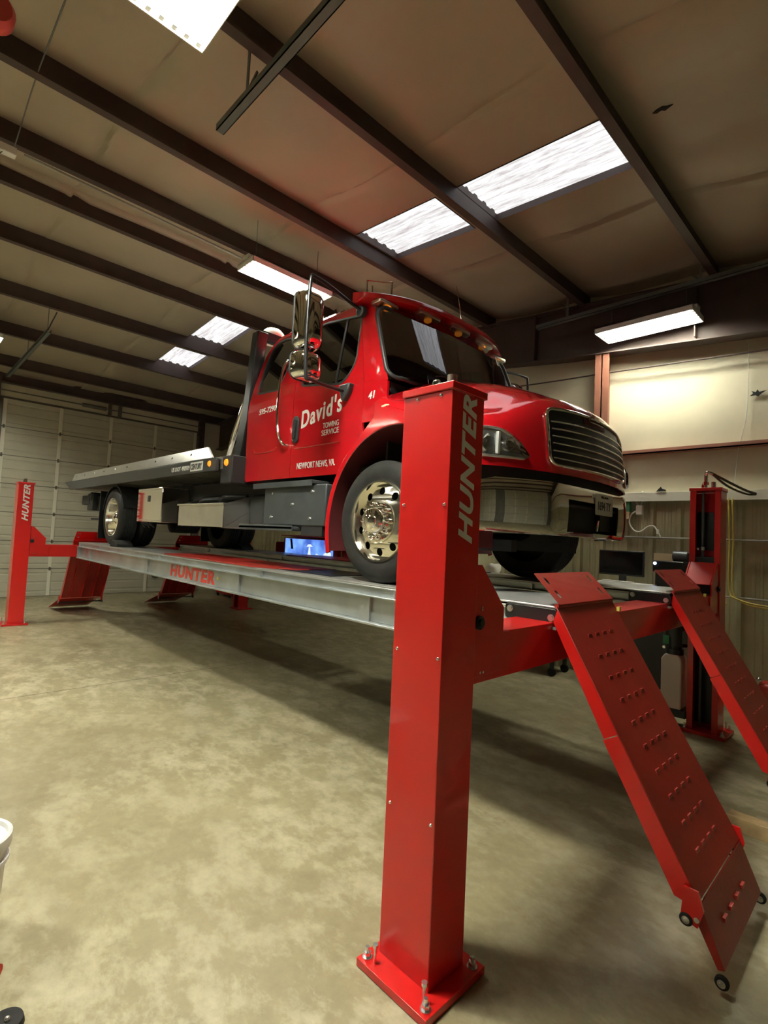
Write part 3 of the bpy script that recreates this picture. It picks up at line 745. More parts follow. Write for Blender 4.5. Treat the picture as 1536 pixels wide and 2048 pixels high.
# ================================================================== THE TOW TRUCK
TR = thing('tow_truck', (-4.2, YC, 1.325), "red flatbed tow truck with white door lettering raised on the four-post lift", 'tow truck')
HW = .98                                    # cab half width
def ysd(z, g=0.):                           # half width of the cab side at height z
    return HW-interp([(2.82, 0), (2.90, .006), (3.0, .022), (3.6, .142)], z)+g
def side_panel(name, m, poly, holes=(), g=0., sides=(-1, 1), th=.022, parent=None, cuts=(2.82, 2.90, 3.0), bevel=.006, label=None):
    """flat polygon in X,Z wrapped on the cab side"""
    out = []
    for s in sides:
        loops = [list(poly)]+[list(h) for h in holes]; allp = [p for l in loops for p in l]
        tri = tessellate_polygon([[Vector((p[0], p[1], 0)) for p in l] for l in loops])
        b = MB().raw([(p[0], 0, p[1]) for p in allp], [tuple(t) for t in tri])
        for zc in cuts:
            bmesh.ops.bisect_plane(b.b, geom=b.b.verts[:]+b.b.edges[:]+b.b.faces[:], plane_co=(0, 0, zc), plane_no=(0, 0, 1))
        for v in b.b.verts: v.co.y = YC+s*ysd(v.co.z, g)
        bmesh.ops.recalc_face_normals(b.b, faces=b.b.faces)
        f = max(b.b.faces, key=lambda f: f.calc_area())
        if f.normal.y*s < 0: bmesh.ops.reverse_faces(b.b, faces=b.b.faces)
        bm = b.b; me = bpy.data.meshes.new(name)
        base = BASE[(parent or TR).name]; bmesh.ops.translate(bm, verts=bm.verts, vec=-base); bm.to_mesh(me); bm.free()
        me.materials.append(M[m])
        o = bpy.data.objects.new(name, me); COL.objects.link(o); o.parent = parent or TR; BASE[o.name] = base
        q = o.modifiers.new('solid', 'SOLIDIFY'); q.thickness = th; q.offset = -1
        if bevel:
            q = o.modifiers.new('bevel', 'BEVEL'); q.width = bevel; q.segments = 2; q.limit_method = 'ANGLE'; q.angle_limit = math.radians(50)
        if label: o['label'] = label
        out.append(o)
    return out
def rpoly(pts, r=.05, n=4):
    """round the corners of a polygon"""
    out = []; N = len(pts)
    rr = r if isinstance(r, (list, tuple)) else [r]*N
    for i in range(N):
        p, a, c = Vector(pts[i]), Vector(pts[i-1]), Vector(pts[(i+1) % N]); q = rr[i]
        if q < 1e-4: out.append(tuple(p)); continue
        u = (a-p); v = (c-p); d = min(q, u.length*.45, v.length*.45); A = p+u.normalized()*d; B = p+v.normalized()*d
        for k in range(n+1):
            t = k/n; out.append(tuple(A*(1-t)**2+p*2*t*(1-t)+B*t*t))
    return out
AXc, AZc, AXr, AZr = -1.27, 1.70, .66, .71      # wheel arch ellipse
def arch(a, g=0.): return (AXc+(AXr+g)*math.cos(a), AZc+(AZr+g)*math.sin(a))

rw = rpoly([(-3.35, 3.01), (-2.99, 2.985), (-2.86, 3.24), (-2.85, 3.47), (-3.05, 3.515), (-3.25, 3.50), (-3.33, 3.27)], [.05, .05, .05, .04, .06, .09, .05])
REAR = rpoly([(-3.47, 2.125), (-2.683, 2.125), (-2.683, 2.82), (-2.70, 3.50), (-2.70, 3.56), (-3.20, 3.58), (-3.38, 3.42), (-3.49, 3.0)], [.03, .0, 0, 0, 0, .12, .10, .1])
side_panel('rear_cab_panel', 'paint', REAR, [rw])
dw = rpoly([(-2.58, 2.955), (-2.0, 2.865), (-1.875, 3.0), (-1.93, 3.43), (-2.42, 3.50), (-2.62, 3.47)], [.05, .14, .08, .05, .03, .05])
ap = [arch(math.radians(a), .05) for a in (142, 138, 134, 131)]
DOOR = [(-2.673, 2.125), (-1.955, 2.125)]+[arch(math.radians(a), .045) for a in (146, 142, 138, 134, 130, 127)]+[(-1.735, 2.50), (-1.735, 2.82), (-1.80, 3.05), (-1.955, 3.55), (-2.69, 3.555), (-2.69, 3.5), (-2.673, 2.82)]
doors = side_panel('door', 'paint', DOOR, [dw])
for s, dr in zip((-1, 1), doors):
    side_panel('window_seal', 'blackp', [(AXc*0+x, z) for x, z in rpoly([(-2.60, 2.94), (-1.98, 2.845), (-1.86, 3.0), (-1.915, 3.445), (-2.42, 3.515), (-2.64, 3.485)], [.05, .15, .08, .05, .03, .05])], [dw], .003, (s,), .012, dr, bevel=0)
    side_panel('door_glass', 'glass', dw, (), -.008, (s,), .005, dr, bevel=0)
    side_panel('glass_divider', 'black', [(-2.105, 2.87), (-2.08, 2.87), (-2.10, 3.46), (-2.125, 3.46)], (), -.002, (s,), .012, dr, bevel=0)
rg = side_panel('rear_side_glass', 'glass', rw, (), -.008, (-1, 1), .005, TR, bevel=0)
for s, g_ in zip((-1, 1), rg):
    side_panel('window_seal', 'blackp', rpoly([(-3.37, 2.995), (-2.98, 2.97), (-2.845, 3.24), (-2.835, 3.485), (-3.05, 3.53), (-3.26, 3.515), (-3.345, 3.27)], [.05, .05, .05, .04, .06, .09, .05]), [rw], .003, (s,), .012, g_, bevel=0)
# cowl side and A pillar
for s in (-1, 1):
    y = lambda z, g=0: YC+s*ysd(z, g)
    COWL = [(-1.722, 2.50), (-1.47, 2.50), (-1.465, 2.78), (-1.50, 2.80), (-1.722, 2.82)]
    b = MB(); b.raw([(x, y(z), z) for x, z in COWL], [(0, 1, 2, 3, 4)]); b.build('cowl_side', 'paint', TR, solid=.02, solidoff=0, bevel=.004)
    rows = []
    for k in range(9):
        t = k/8; z0 = lerp(2.82, 3.55, t); x0 = interp([(2.82, -1.722), (3.05, -1.787), (3.55, -1.943)], z0)
        zz = lerp(2.80, 3.44, t); x1 = lerp(-1.50, -1.735, t); 
        rows.append([(x0, y(z0), z0), (lerp(x0, x1, .5)+.012, y(lerp(z0, zz, .5), -.004), lerp(z0, zz, .5)), (x1, YC+s*(ysd(zz)-.035), zz)])
    MB().grid(rows).build('windshield_pillar', 'paint', TR, smooth=60, solid=.02, solidoff=0)
# windshield
def wsp(u, v, g=0.):
    """u -1..1 across, v 0..1 bottom to top"""
    hw = lerp(.955, .905, v); x = lerp(lerp(-1.285, -1.50, abs(u)**2.2), lerp(-1.60, -1.735, abs(u)**2.2), v); z = lerp(lerp(2.90, 2.805, u*u), lerp(3.50, 3.44, u*u), v)
    return (x+g*.9, YC+u*hw, z+g*.4)
MB().grid([[wsp(-1+2*i/24, j/8) for i in range(25)] for j in range(9)]).build('windshield', 'glass', TR, smooth=60)
def wsround(e, n=8):
    pts = []
    for cu, cv, a in ((1, 0, -PI/2), (1, 1, 0), (-1, 1, PI/2), (-1, 0, PI)):
        ru, rv = .10, .16
        for k in range(n+1):
            t = a+PI/2*k/n; pts.append(wsp((cu-math.copysign(ru, cu))+ru*math.cos(t), (rv if cv == 0 else 1-rv)+rv*math.sin(t), e))
    return pts
p = wsround(.004); b = MB().tube(p+[p[0]], .017, 8, cap=False); b.build('windshield_seal', 'blackp', TR, smooth=60)
# wipers
for u0, u1, v1 in ((-.62, -.05, .10), (.0, .62, .10)):
    a, c_ = Vector(wsp(u0, .0, .02)), Vector(wsp(u1, v1, .02))
    pth = [Vector(wsp(lerp(u0, u1, t), lerp(.03, .055, t), .022)) for t in (0, .2, .4, .6, .8, 1)]
    MB().tube(pth, .006, 6).build('wiper', 'black', TR)
# roof
rows = []
for i in range(17):
    t = i/16; x = lerp(-3.40, -1.80, t)
    zs = interp([(-3.40, 3.33), (-3.34, 3.46), (-3.25, 3.55), (-3.1, 3.60), (-2.6, 3.585), (-2.1, 3.575), (-1.8, 3.56)], x); row = []
    for j in range(21):
        u = -1+j/10; a = abs(u); yy = ysd(min(zs, 3.52))*math.copysign(a, u)
        rise = .14*(1-a**3.2)*min(1, (x+3.45)/.25)
        row.append((x, YC+yy, zs-(.05 if a == 1 else 0)+rise))
    rows.append(row)
MB().grid(rows).build('roof', 'paint', TR, smooth=70, solid=.015)
MB().grid([[(interp([(2.12, -3.46), (3.0, -3.475), (3.38, -3.40)], z), YC+u*ysd(z, -.01), z) for u in (-1, -.9, 0, .9, 1)] for z in (2.12, 2.5, 3.0, 3.2, 3.38)]).build('cab_back', 'paint', TR, solid=.02)
MB().box(-3.44, -1.55, YC-.94, YC+.94, 2.13, 2.17).build('cab_floor', 'frame', TR)
# sun visor with its recessed marker lamps
def vis(u, w_, top):
    """w_ 0 leading edge .. 1 at the roof"""
    lead = (-1.525-.27*abs(u)**2.6, 3.555 if top else 3.515); back = (-1.80-.10*abs(u)**2, 3.70-.13*abs(u)**3.0 if top else 3.50-.04*u*u)
    x = lerp(lead[0], back[0], w_); z = lerp(lead[1], back[1], w_**.75 if top else w_)
    return (x, YC+u*(1.0-.03*(1-w_)), z)
N = 40
rows = [[vis(-1+2*i/N, w_, True) for i in range(N+1)] for w_ in (1, .75, .5, .25, .08, 0)]+[[vis(-1+2*i/N, w_, False) for i in range(N+1)] for w_ in (0, .5, 1)]
b = MB().grid(rows)
for i in (0, N):
    u = -1 if i == 0 else 1; ps = [vis(u, w_, True) for w_ in (1, .75, .5, .25, .08, 0)]+[vis(u, w_, False) for w_ in (0, .5, 1)]; b.raw(ps, [tuple(range(len(ps)))])
VZ = b.build('sun_visor', 'paint', TR, smooth=50)
for u in (-.80, -.40, 0.0, .40, .80):
    c_ = Vector(vis(u, .42, False)); tx = .17*u
    hw_ = .13 if abs(u) < .5 else .11
    b = MB().prism(rrect(c_.x-.055, c_.x+.07, c_.y-hw_, c_.y+hw_, .03), 'z', c_.z-.020, c_.z+.006)
    h_ = b.build('lamp_recess', 'alu', VZ, bevel=.004)
    b = MB().lathe([(.001, -.024), (.020, -.023), (.032, -.014), (.034, 0)], (c_.x+.01, c_.y+.02, c_.z-.018), 'z', 18); b.build('marker_lamp', 'amber', VZ)
# roof bracket and antenna and beacon
MB().tube([(-2.24, 1.50, 3.68), (-2.24, 1.50, 3.95), (-2.06, 1.64, 3.93), (-2.06, 1.64, 3.68)], .010, 8).tube([(-2.20, 1.53, 3.68), (-2.20, 1.53, 3.90)], .008, 8).build('roof_bracket', 'chrome', TR)
MB().tube([(-1.84, 2.42, 3.66), (-1.93, 2.40, 4.15)], [.006, .003], 6).build('antenna', 'chrome', TR)
MB().lathe([(.001, .10), (.08, .09), (.12, .05), (.13, 0), (.13, -.04), (.001, -.04)], (-3.57, 1.36, 3.70), 'z', 24).build('beacon', 'rag', TR)

# hood and nose ------------------------------------------------------
ZC = [(-1.55, 2.93), (-1.2, 2.885), (-1.0, 2.845), (-.8, 2.785), (-.6, 2.70), (-.45, 2.62), (-.3, 2.53)]
DR = [(0, 0), (.3, .012), (.45, .035), (.6, .085), (.72, .155), (.84, .235), (.95, .29), (1.04, .34), (1.10, .40)]
XFT = [(0, -.330), (.3, -.345), (.45, -.362), (.6, -.392), (.72, -.425), (.84, -.460), (.95, -.505), (1.04, -.57), (1.10, -.665)]
def ztop(x, dy): return interp(ZC, x)-interp(DR, abs(dy))*interp([(-1.5, .80), (-1.1, 1.0), (-.4, 1.0)], x)
FR = [(0, 0), (.006, .2), (.014, .4), (.026, .6), (.042, .78), (.065, .91), (.10, .975), (.15, 1.0)]
ZB = 2.095
def nose(dy, z):
    """front surface X for a lateral offset and a height"""
    xf = interp(XFT, abs(dy)); zt = ztop(xf-.15, dy); f = (z-ZB)/(zt-ZB)
    for (a, fa), (c, fc) in zip(FR, FR[1:]):
        if f <= fc: return xf-lerp(a, c, max(0, (f-fa)/(fc-fa)))
    return xf-.15
DYS = [0, .1, .2, .3, .38, .45, .52, .6, .66, .72, .78, .84, .90, .95, 1.0, 1.04, 1.075, 1.10]
rows = []
for s in (-1, 1):
    for dy in (DYS[::-1] if s < 0 else DYS[1:]):
        xf = interp(XFT, dy); zt = ztop(xf-.15, dy); col_ = [(xf-a, YC+s*dy, ZB+f*(zt-ZB)) for a, f in FR]
        xe = -1.475
        for k in range(1, 13):
            x = lerp(xf-.15, xe, k/12); col_.append((x, YC+s*dy, ztop(x, dy)))
        rows.append(col_)
HOOD = MB().grid(rows).build('hood', 'paint', TR, smooth=80, solid=.012)
HOOD['label'] = 'glossy red hood with fenders'
for s in (-1, 1):    # fender side: vertical skin with the wheel arch cut and a narrow flare behind
    y0 = YC+s*1.10
    outer = []
    xs_ = [-.665-.15-.0*k for k in (0,)]
    xf = interp(XFT, 1.10); zt = ztop(xf-.15, 1.10)
    top = [(xf-a, ZB+f*(zt-ZB)) for a, f in FR]
    top += [(lerp(xf-.15, -1.475, k/8), ztop(lerp(xf-.15, -1.475, k/8), 1.10)) for k in range(1, 9)]
    a_in = [arch(math.radians(a)) for a in range(34, 197, 6)]
    a_out = [arch(math.radians(a), .045) for a in range(196, 126, -6)]
    poly = top+[(-1.475, 2.50), (-1.50, 2.49)]+a_out[::-1]+a_in[::-1]+[(-.70, ZB)]
    poly = top+[(-1.478, 2.50)]+a_out[::-1][:]+[]
    poly = top+[(-1.478, 2.495)]+[arch(math.radians(a), .045) for a in range(124, 200, 6)]+[arch(math.radians(a)) for a in range(196, 36, -6)]
    b = MB().prism(poly, 'y', y0, y0-s*.02); f_ = b.build('fender_side', 'paint', TR, smooth=30, bevel=.006)
    # inner arch liner
    rows = []
    for a in range(-5, 200, 5):
        x, z = arch(math.radians(a), -.002); z = max(z, ZB-.02) if a < 30 else z
        rows.append([(x, y0-s*.004, z), (x, y0-s*.55, z)])
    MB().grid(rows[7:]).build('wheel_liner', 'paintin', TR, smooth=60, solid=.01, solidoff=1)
    b = MB().prism([arch(math.radians(a), -.01) for a in range(30, 200, 6)], 'y', y0-s*.55, y0-s*.56); b.build('liner_back', 'frame', TR)
# black gap strip between fender and cab, turn lamp
for s in (-1, 1):
    b = MB(); y0 = YC+s*1.02
    b.prism([(-1.50, 2.49), (-1.44, 2.52), (-1.66, 2.395), (-1.70, 2.36)], 'y', y0, y0-s*.10); b.build('fender_gap', 'black', TR)
    x_, z_ = -1.40, 2.555
    b = MB().sphere((x_+.02, YC+s*1.085, z_+.0), .05, 1.0, .35, .30); b.build('side_marker', 'beige', TR)
# grille
def gp(dy, z, g): return (nose(dy, z)+g, YC+dy, z)
GZ0, GZ1 = 2.155, 2.50
def gtop(dy): return GZ1+.03*(1-(dy/.59)**2)
def gbot(dy): return GZ0-.0*(1-(dy/.59)**2)
b = MB(); rows = []
for j in range(9):
    rows.append([gp(-.575+1.15*i/30, lerp(gbot(0), gtop(-.575+1.15*i/30), j/8), .008) for i in range(31)])
GR = b.grid(rows).build('grille', 'black', TR, smooth=60)
out = []
for x, z in rrect(-.59, .59, 0, 1, .07, 5):
    pass
def ringpts(hw, r, n=6):
    P = []
    def zz(dy, t): return lerp(gbot(dy)-.006, gtop(dy)+.008, t)
    for cx, cz, a in ((hw-r, r*2.2, -PI/2), (hw-r, 1-r*2.2, 0), (-hw+r, 1-r*2.2, PI/2), (-hw+r, r*2.2, PI)):
        for k in range(n+1):
            t = a+PI/2*k/n; P.append((cx+r*math.cos(t), cz+r*2.2*math.sin(t)))
    # densify straight edges
    Q = []
    for p, q in zip(P, P[1:]+P[:1]):
        m_ = max(1, int(abs(q[0]-p[0])/.08)); 
        for k in range(m_): Q.append((lerp(p[0], q[0], k/m_), lerp(p[1], q[1], k/m_)))
    return [gp(x, zz(x, z), .012) for x, z in Q]
p = ringpts(.59, .07); MB().tube(p+[p[0]], .0125, 8, cap=False).build('grille_surround', 'chrome', GR, smooth=60)
for k in range(6):
    t = .10+k*.135
    MB().tube([gp(-.565+1.13*i/24, lerp(gbot(0), gtop(-.565+1.13*i/24), t), .020) for i in range(25)], .0055, 6).build('grille_bar', 'zinc', GR, smooth=60)
b = MB(); b.grid([[gp(dy, z, .016) for dy in (-.16, -.08, 0, .08, .16)] for z in (2.475, 2.50, 2.525, 2.545)]); b.build('badge_panel', 'paintin', GR, solid=.006)
MB().tube([gp(dy, 2.545-.02*(dy/.11)**2, .022) for dy in (-.11, -.06, 0, .06, .11)]+[gp(dy, 2.50, .024) for dy in (.11, .06, 0, -.06, -.11)]+[gp(-.11, 2.525, .022)], .004, 6).build('badge_outline', 'chrome', GR)
# headlamps
for s in (-1, 1):
    hl = [(.775, 2.168, ), (.80, 2.152), (1.0, 2.150), (1.098, 2.155), (1.098, 2.315), (1.0, 2.33), (.93, 2.318), (.86, 2.272), (.81, 2.215)]
    hl = rpoly(hl, .03)
    def hp(p, g): return (nose(p[0], p[1])+g, YC+s*(p[0]+(g*.5 if p[0] > 1.0 else 0)), p[1])
    n = len(hl); cx = sum(p[0] for p in hl)/n; cz = sum(p[1] for p in hl)/n
    def patch(b, g, sc=1.0):
        vs = []; fs = []
        R = 5
        for k in range(R+1):
            for p in hl: q = (cx+(p[0]-cx)*sc*k/R if k else cx, cz+(p[1]-cz)*sc*k/R if k else cz); vs.append(hp(q, g))
        for k in range(R):
            for i in range(n): fs.append((k*n+i, k*n+(i+1) % n, (k+1)*n+(i+1) % n, (k+1)*n+i))
        return b.raw(vs, fs)
    h = patch(MB(), .004).build('headlamp', 'lampback', TR, smooth=60)
    p = [hp(q, .010) for q in hl]; MB().tube(p+[p[0]], .008, 8, cap=False).build('headlamp_trim', 'alu', h, smooth=60)
    for dy, r_ in ((1.03, .05), (.90, .042)):
        c_ = Vector(hp((dy, 2.235), .0)); MB().lathe([(.001, .004), (r_*.4, .006), (r_*.8, .016), (r_, .028)], (c_.x-.004, c_.y, c_.z), 'x', 20).build('reflector_bowl', 'chrome', h)
        MB().lathe([(.001, .026), (.010, .022), (.012, .004)], (c_.x, c_.y, c_.z), 'x', 10).build('bulb', 'lens', h)
    c_ = Vector(hp((.965, 2.23), .01)); MB().box(c_.x-.01, c_.x+.012, c_.y-.012, c_.y+.012, 2.165, 2.30).build('bowl_divider', 'whiteplastic', h, bevel=.004)
    patch(MB(), .034).build('headlamp_lens', 'lens', h, smooth=60)
# valance under the grille and bumper
b = MB(); rows = [[(nose(dy, ZB)-.05, YC+dy, z) for dy in (-1.05, -.95, -.8, -.6, -.3, 0, .3, .6, .8, .95, 1.05)] for z in (1.98, 2.11)]
MB().grid(rows).build('valance', 'frame', TR, solid=.02)
BX = [(0, -.345), (.3, -.347), (.56, -.352), (.62, -.368), (.68, -.40), (.80, -.455), (.95, -.545), (1.05, -.64), (1.10, -.78)]
BD = [0, .1, .2, .3, .4, .5, .55, .60, .66, .73, .80, .88, .95, 1.0, 1.05, 1.08, 1.10]
prof = [(-.04, 0), (-.012, .006), (.0, .03), (.006, .10), (.008, .17), (.006, .24), (.0, .31), (-.012, .335), (-.05, .342)]
def bump(dy, k): a, h_ = prof[k]; return (interp(BX, abs(dy))+a, YC+dy, 1.700+h_)
hole_d = .44
rows = []
allD = [-d for d in BD[::-1]]+BD[1:]
b = MB(); g_ = [[b.b.verts.new(bump(dy, k)) for dy in allD] for k in range(len(prof))]
for k in range(len(prof)-1):
    for i in range(len(allD)-1):
        m_ = (allD[i]+allD[i+1])/2
        if 2 <= k <= 4 and -hole_d < m_ < hole_d: continue
        b.b.faces.new((g_[k][i], g_[k][i+1], g_[k+1][i+1], g_[k+1][i]))
BU = b.build('front_bumper', 'chrome', TR, smooth=60, solid=.008)
MB().box(-.50, -.42, YC-.60, YC+.60, 1.72, 1.98).box(-.43, -.362, YC-.46, YC-.444, 1.72, 1.92).box(-.43, -.362, YC+.444, YC+.46, 1.72, 1.92).box(-.43, -.358, YC-.46, YC+.46, 1.722, 1.734).box(-.43, -.358, YC-.46, YC+.46, 1.90, 1.912).build('bumper_void', 'frame', BU)
b = MB(); b.box(-.43, -.385, YC+.18, YC+.38, 1.755, 1.90); b.build('hook_box', 'black', BU)
PL = MB().prism(rrect(YC-.02, YC+.27, 1.865, 2.015, .012), 'x', -.336, -.331).build('licence_plate', 'silver', BU)
text('plate_number', '1694 TY', (-.331, YC+.125, 1.930), (0, 1, 0), (0, 0, 1), .21, .062, 'bedblack', PL, .002, 0, .01)
text('plate_heading', 'VIRGINIA', (-.331, YC+.125, 1.993), (0, 1, 0), (0, 0, 1), .13, .018, 'bedblack', PL, .002)
b = MB().tube([(-.39, YC+.13, 1.76), (-.36, YC+.10, 1.83)], [.016, .006], 8); b.build('shackle', 'zinc', BU)
# chassis, axle, steering parts under the nose
b = MB()
for s in (-1, 1): b.box(-9.0, -.42, YC+s*.36-.03, YC+s*.36+.03, 1.82, 2.06)
for x in (-8.6, -6.3, -5.0, -3.6, -2.2, -.55): b.box(x-.04, x+.04, YC-.36, YC+.36, 1.86, 2.02)
b.build('chassis_frame', 'frame', TR)
MB().tube([(-1.38, YC-.85, 1.75), (-1.38, YC-.6, 1.66), (-1.38, YC+.6, 1.66), (-1.38, YC+.85, 1.75)], .055, 12).build('front_axle', 'frame', TR)
MB().tube([(-7.14, YC-.8, 1.75), (-7.14, YC-.25, 1.75), (-7.14, YC-.2, 1.75), (-7.14, YC+.2, 1.75), (-7.14, YC+.25, 1.75), (-7.14, YC+.8, 1.75)], [.07, .07, .2, .2, .07, .07], 16).build('rear_axle', 'frame', TR)
MB().tube([(-1.9, YC-.2, 1.95), (-7.0, YC, 1.78)], .05, 12).build('drive_shaft', 'frame', TR)
MB().box(-1.75, -.60, YC-.3, YC+.3, 1.72, 2.4).build('engine', 'frame', TR, bevel=.05)
for s in (-1, 1): MB().box(-2.0, -.7, YC+s*.45-.035, YC+s*.45+.035, 1.58, 1.66).build('leaf_spring', 'frame', TR)
MB().box(-.72, -.64, YC-.95, YC-.80, 1.60, 1.72).build('tow_eye', 'paintin', TR)

# wheels --------------------------------------------------------------
def tyre(x, y, s, w_, r=.428, parent=TR):
    """s = -1: outer face looks toward -Y; y is the outer face"""
    d = -s; R = r; rr = .285
    pr = [(rr-.01, .0), (rr, -.004), (rr+.03, -.012), (rr+.08, -.014), (R-.035, -.004), (R-.012, .010), (R, .030)]
    n = 5; tw = w_-.06
    for i in range(n):
        a = .030+tw*i/n; c_ = .030+tw*(i+1)/n
        if i: pr += [(R-.012, a-.004), (R-.012, a+.004), (R, a+.008)]
        pr += [(R, c_-.008)]
    pr += [(R-.012, w_-.010), (R-.035, w_+.004), (rr+.08, w_+.014), (rr, w_+.004), (rr-.01, w_)]
    return MB().lathe([(a, d*o_) for a, o_ in pr], (x, y, 1.747), 'y', 56).build('tyre', 'rubber', parent, smooth=35)
def front_wheel(x, y, s):
    T_ = tyre(x, y, s, .26); d = -s
    def L(pr): return [(a, d*o_) for a, o_ in pr]
    # disc with ten hand holes
    n = 10; th = .012; b = MB(); K = 80
    prof_ = [(.288, -.002), (.282, -.014), (.272, -.012), (.266, .006), (.262, .030)]
    b.lathe(L(prof_), (x, y, 1.747), 'y', K)
    out = [(x+.262*math.cos(2*PI*i/K), 1.747+.262*math.sin(2*PI*i/K)) for i in range(K)]
    inn = [(x+.150*math.cos(2*PI*i/48), 1.747+.150*math.sin(2*PI*i/48)) for i in range(48)]
    holes = [[(x+.213*math.cos(2*PI*(k+.5)/n)+.028*math.cos(t*PI/8), 1.747+.213*math.sin(2*PI*(k+.5)/n)+.028*math.sin(t*PI/8)) for t in range(16)] for k in range(n)]
    b2 = MB(); b2.prism(out, 'y', 0, .012, holes=[inn]+holes)
    for v in b2.b.verts:
        rr = math.hypot(v.co.x-x, v.co.z-1.747); v.co.y = y+d*((.030-.022*(.262-rr)/.112)+(v.co.y))
    b.add(b2)
    W_ = b.build('wheel_rim', 'rim', T_, smooth=40)
    MB().lathe(L([(.150, .006), (.146, -.004), (.138, -.006), (.100, -.006), (.095, -.03)]), (x, y, 1.747), 'y', 48).build('hub_plate', 'rim', T_)
    MB().lathe(L([(.095, -.01), (.093, -.055), (.080, -.072), (.055, -.078), (.052, -.092), (.035, -.102), (.0005, -.104)]), (x, y, 1.747), 'y', 36).build('hub_cap', 'chrome', T_)
    for k in range(10):
        a = 2*PI*k/10; cx, cz = x+.121*math.cos(a), 1.747+.121*math.sin(a)
        MB().lathe(L([(.018, -.004), (.018, -.030), (.015, -.046), (.009, -.054), (.0005, -.056)]), (cx, y, cz), 'y', 12).build('lug_nut', 'chrome', T_)
    MB().lathe(L([(.262, .05), (.12, .10), (.01, .10)]), (x, y, 1.747), 'y', 32).build('brake_drum', 'frame', T_)
front_wheel(-1.375, .965, -1); front_wheel(-1.375, 3.155, 1)
for s in (-1, 1):
    y = .965 if s < 0 else 3.155; d = -s; x = -7.14
    T_ = tyre(x, y, s, .235); tyre(x, y+d*.275, s, .235)
    def L(pr): return [(a, d*o_) for a, o_ in pr]
    MB().lathe(L([(.288, -.002), (.282, -.013), (.272, -.010), (.262, .02), (.255, .13), (.235, .165), (.16, .175), (.15, .165), (.10, .165)]), (x, y, 1.747), 'y', 64).build('wheel_rim', 'rim', T_)
    MB().lathe(L([(.10, .165), (.095, .06), (.07, .045), (.06, .02), (.0005, .015)]), (x, y, 1.747), 'y', 32).build('hub_cap', 'chrome', T_)
    for k in range(10):
        a = 2*PI*k/10; MB().lathe(L([(.016, .17), (.016, .14), (.012, .125), (.0005, .12)]), (x+.13*math.cos(a), y, 1.747+.13*math.sin(a)), 'y', 10).build('lug_nut', 'chrome', T_)
    b = MB().box(-7.80, -7.785, min(y, y+d*.50), max(y, y+d*.50), 1.41, 2.16); b.build('mud_flap', 'black', TR)
    b = MB(); rows = [[(x+.50*math.cos(a), y-d*.0, 1.72+.50*math.sin(a)), (x+.50*math.cos(a), y+d*.55, 1.72+.50*math.sin(a))] for a in [math.radians(k) for k in range(20, 165, 8)]]
    b.grid(rows).build('rear_fender', 'black', TR, solid=.01)
# steps and boxes under the cab -------------------------------------
b = MB().box(-2.93, -2.02, .99, 1.50, 1.70, 2.04); bb = b.build('battery_box', 'step', TR, bevel=.012)
for x, z in ((-2.78, 1.98), (-2.20, 1.98), (-2.48, 1.88), (-2.80, 1.77), (-2.22, 1.76)): MB().hexnut((x, .99, z), 'y', .013, -.010).build('box_bolt', 'zinc', bb)
b = MB().box(-3.08, -2.17, .955, 1.25, 2.045, 2.075).box(-3.08, -2.17, .955, .965, 2.025, 2.075); b.build('upper_step', 'step', TR, bevel=.004)
b = MB().box(-3.26, -2.38, .93, 1.22, 1.665, 1.69).box(-3.26, -2.38, .93, .94, 1.650, 1.70); b.build('lower_step', 'step', TR, bevel=.004)
MB().box(-2.34, -2.06, 1.0, 1.3, 1.62, 1.70).build('step_bracket', 'frame', TR)
# tray box with slanting end
b = MB().prism([(.985, 1.655), (1.60, 1.655), (1.60, 2.03), (1.38, 2.03), (1.0, 1.905), (.985, 1.905)], 'x', -4.80, -4.79)
b.prism([(.985, 1.655), (1.70, 1.655), (1.70, 2.10), (1.45, 2.06), (1.0, 1.905), (.985, 1.905)], 'x', -3.70, -3.69)
b.box(-4.80, -3.69, .985, .995, 1.655, 1.905).box(-4.80, -3.69, .985, 1.60, 1.655, 1.665).box(-4.82, -3.68, .972, 1.01, 1.893, 1.912)
ty = b.build('tool_tray', 'alu', TR, bevel=.002)
b = MB(); b.tube(smoothpath([(-4.7, 1.2, 1.87), (-4.5, 1.15, 1.95), (-4.3, 1.25, 1.97), (-4.1, 1.2, 1.96), (-3.95, 1.15, 1.98), (-3.8, 1.3, 1.98)]), .045, 10); b.build('chain_bundle', 'blackp', ty)
MB().box(-3.68, -3.0, 1.25, 1.7, 1.66, 2.02).build('fuel_tank', 'step', TR, bevel=.06, seg=3)
b = MB().box(-6.03, -5.20, .94, 1.28, 1.69, 2.125); bx_ = b.build('side_tool_box', 'mirroralu', TR, bevel=.006)
MB().box(-5.66, -5.60, .930, .94, 1.95, 2.03).build('paddle_latch', 'bedblack', bx_, bevel=.004); MB().box(-6.0, -5.23, .934, .94, 1.71, 1.72).box(-6.0, -5.23, .934, .94, 2.095, 2.105).build('lid_seam', 'alu', bx_)
MB().box(-5.15, -3.3, 1.30, 1.6, 1.70, 2.18).build('hydraulic_tank', 'frame', TR, bevel=.01)
b = MB()
for k in range(9): b.tube(smoothpath([(-6.55+k*.045, 1.20, 1.95), (-6.50+k*.045, 1.15, 1.75-.02*(k % 3)), (-6.45+k*.045, 1.2, 1.62+.03*(k % 4))], 3), .012, 6)
b.build('chains', 'frame', TR)

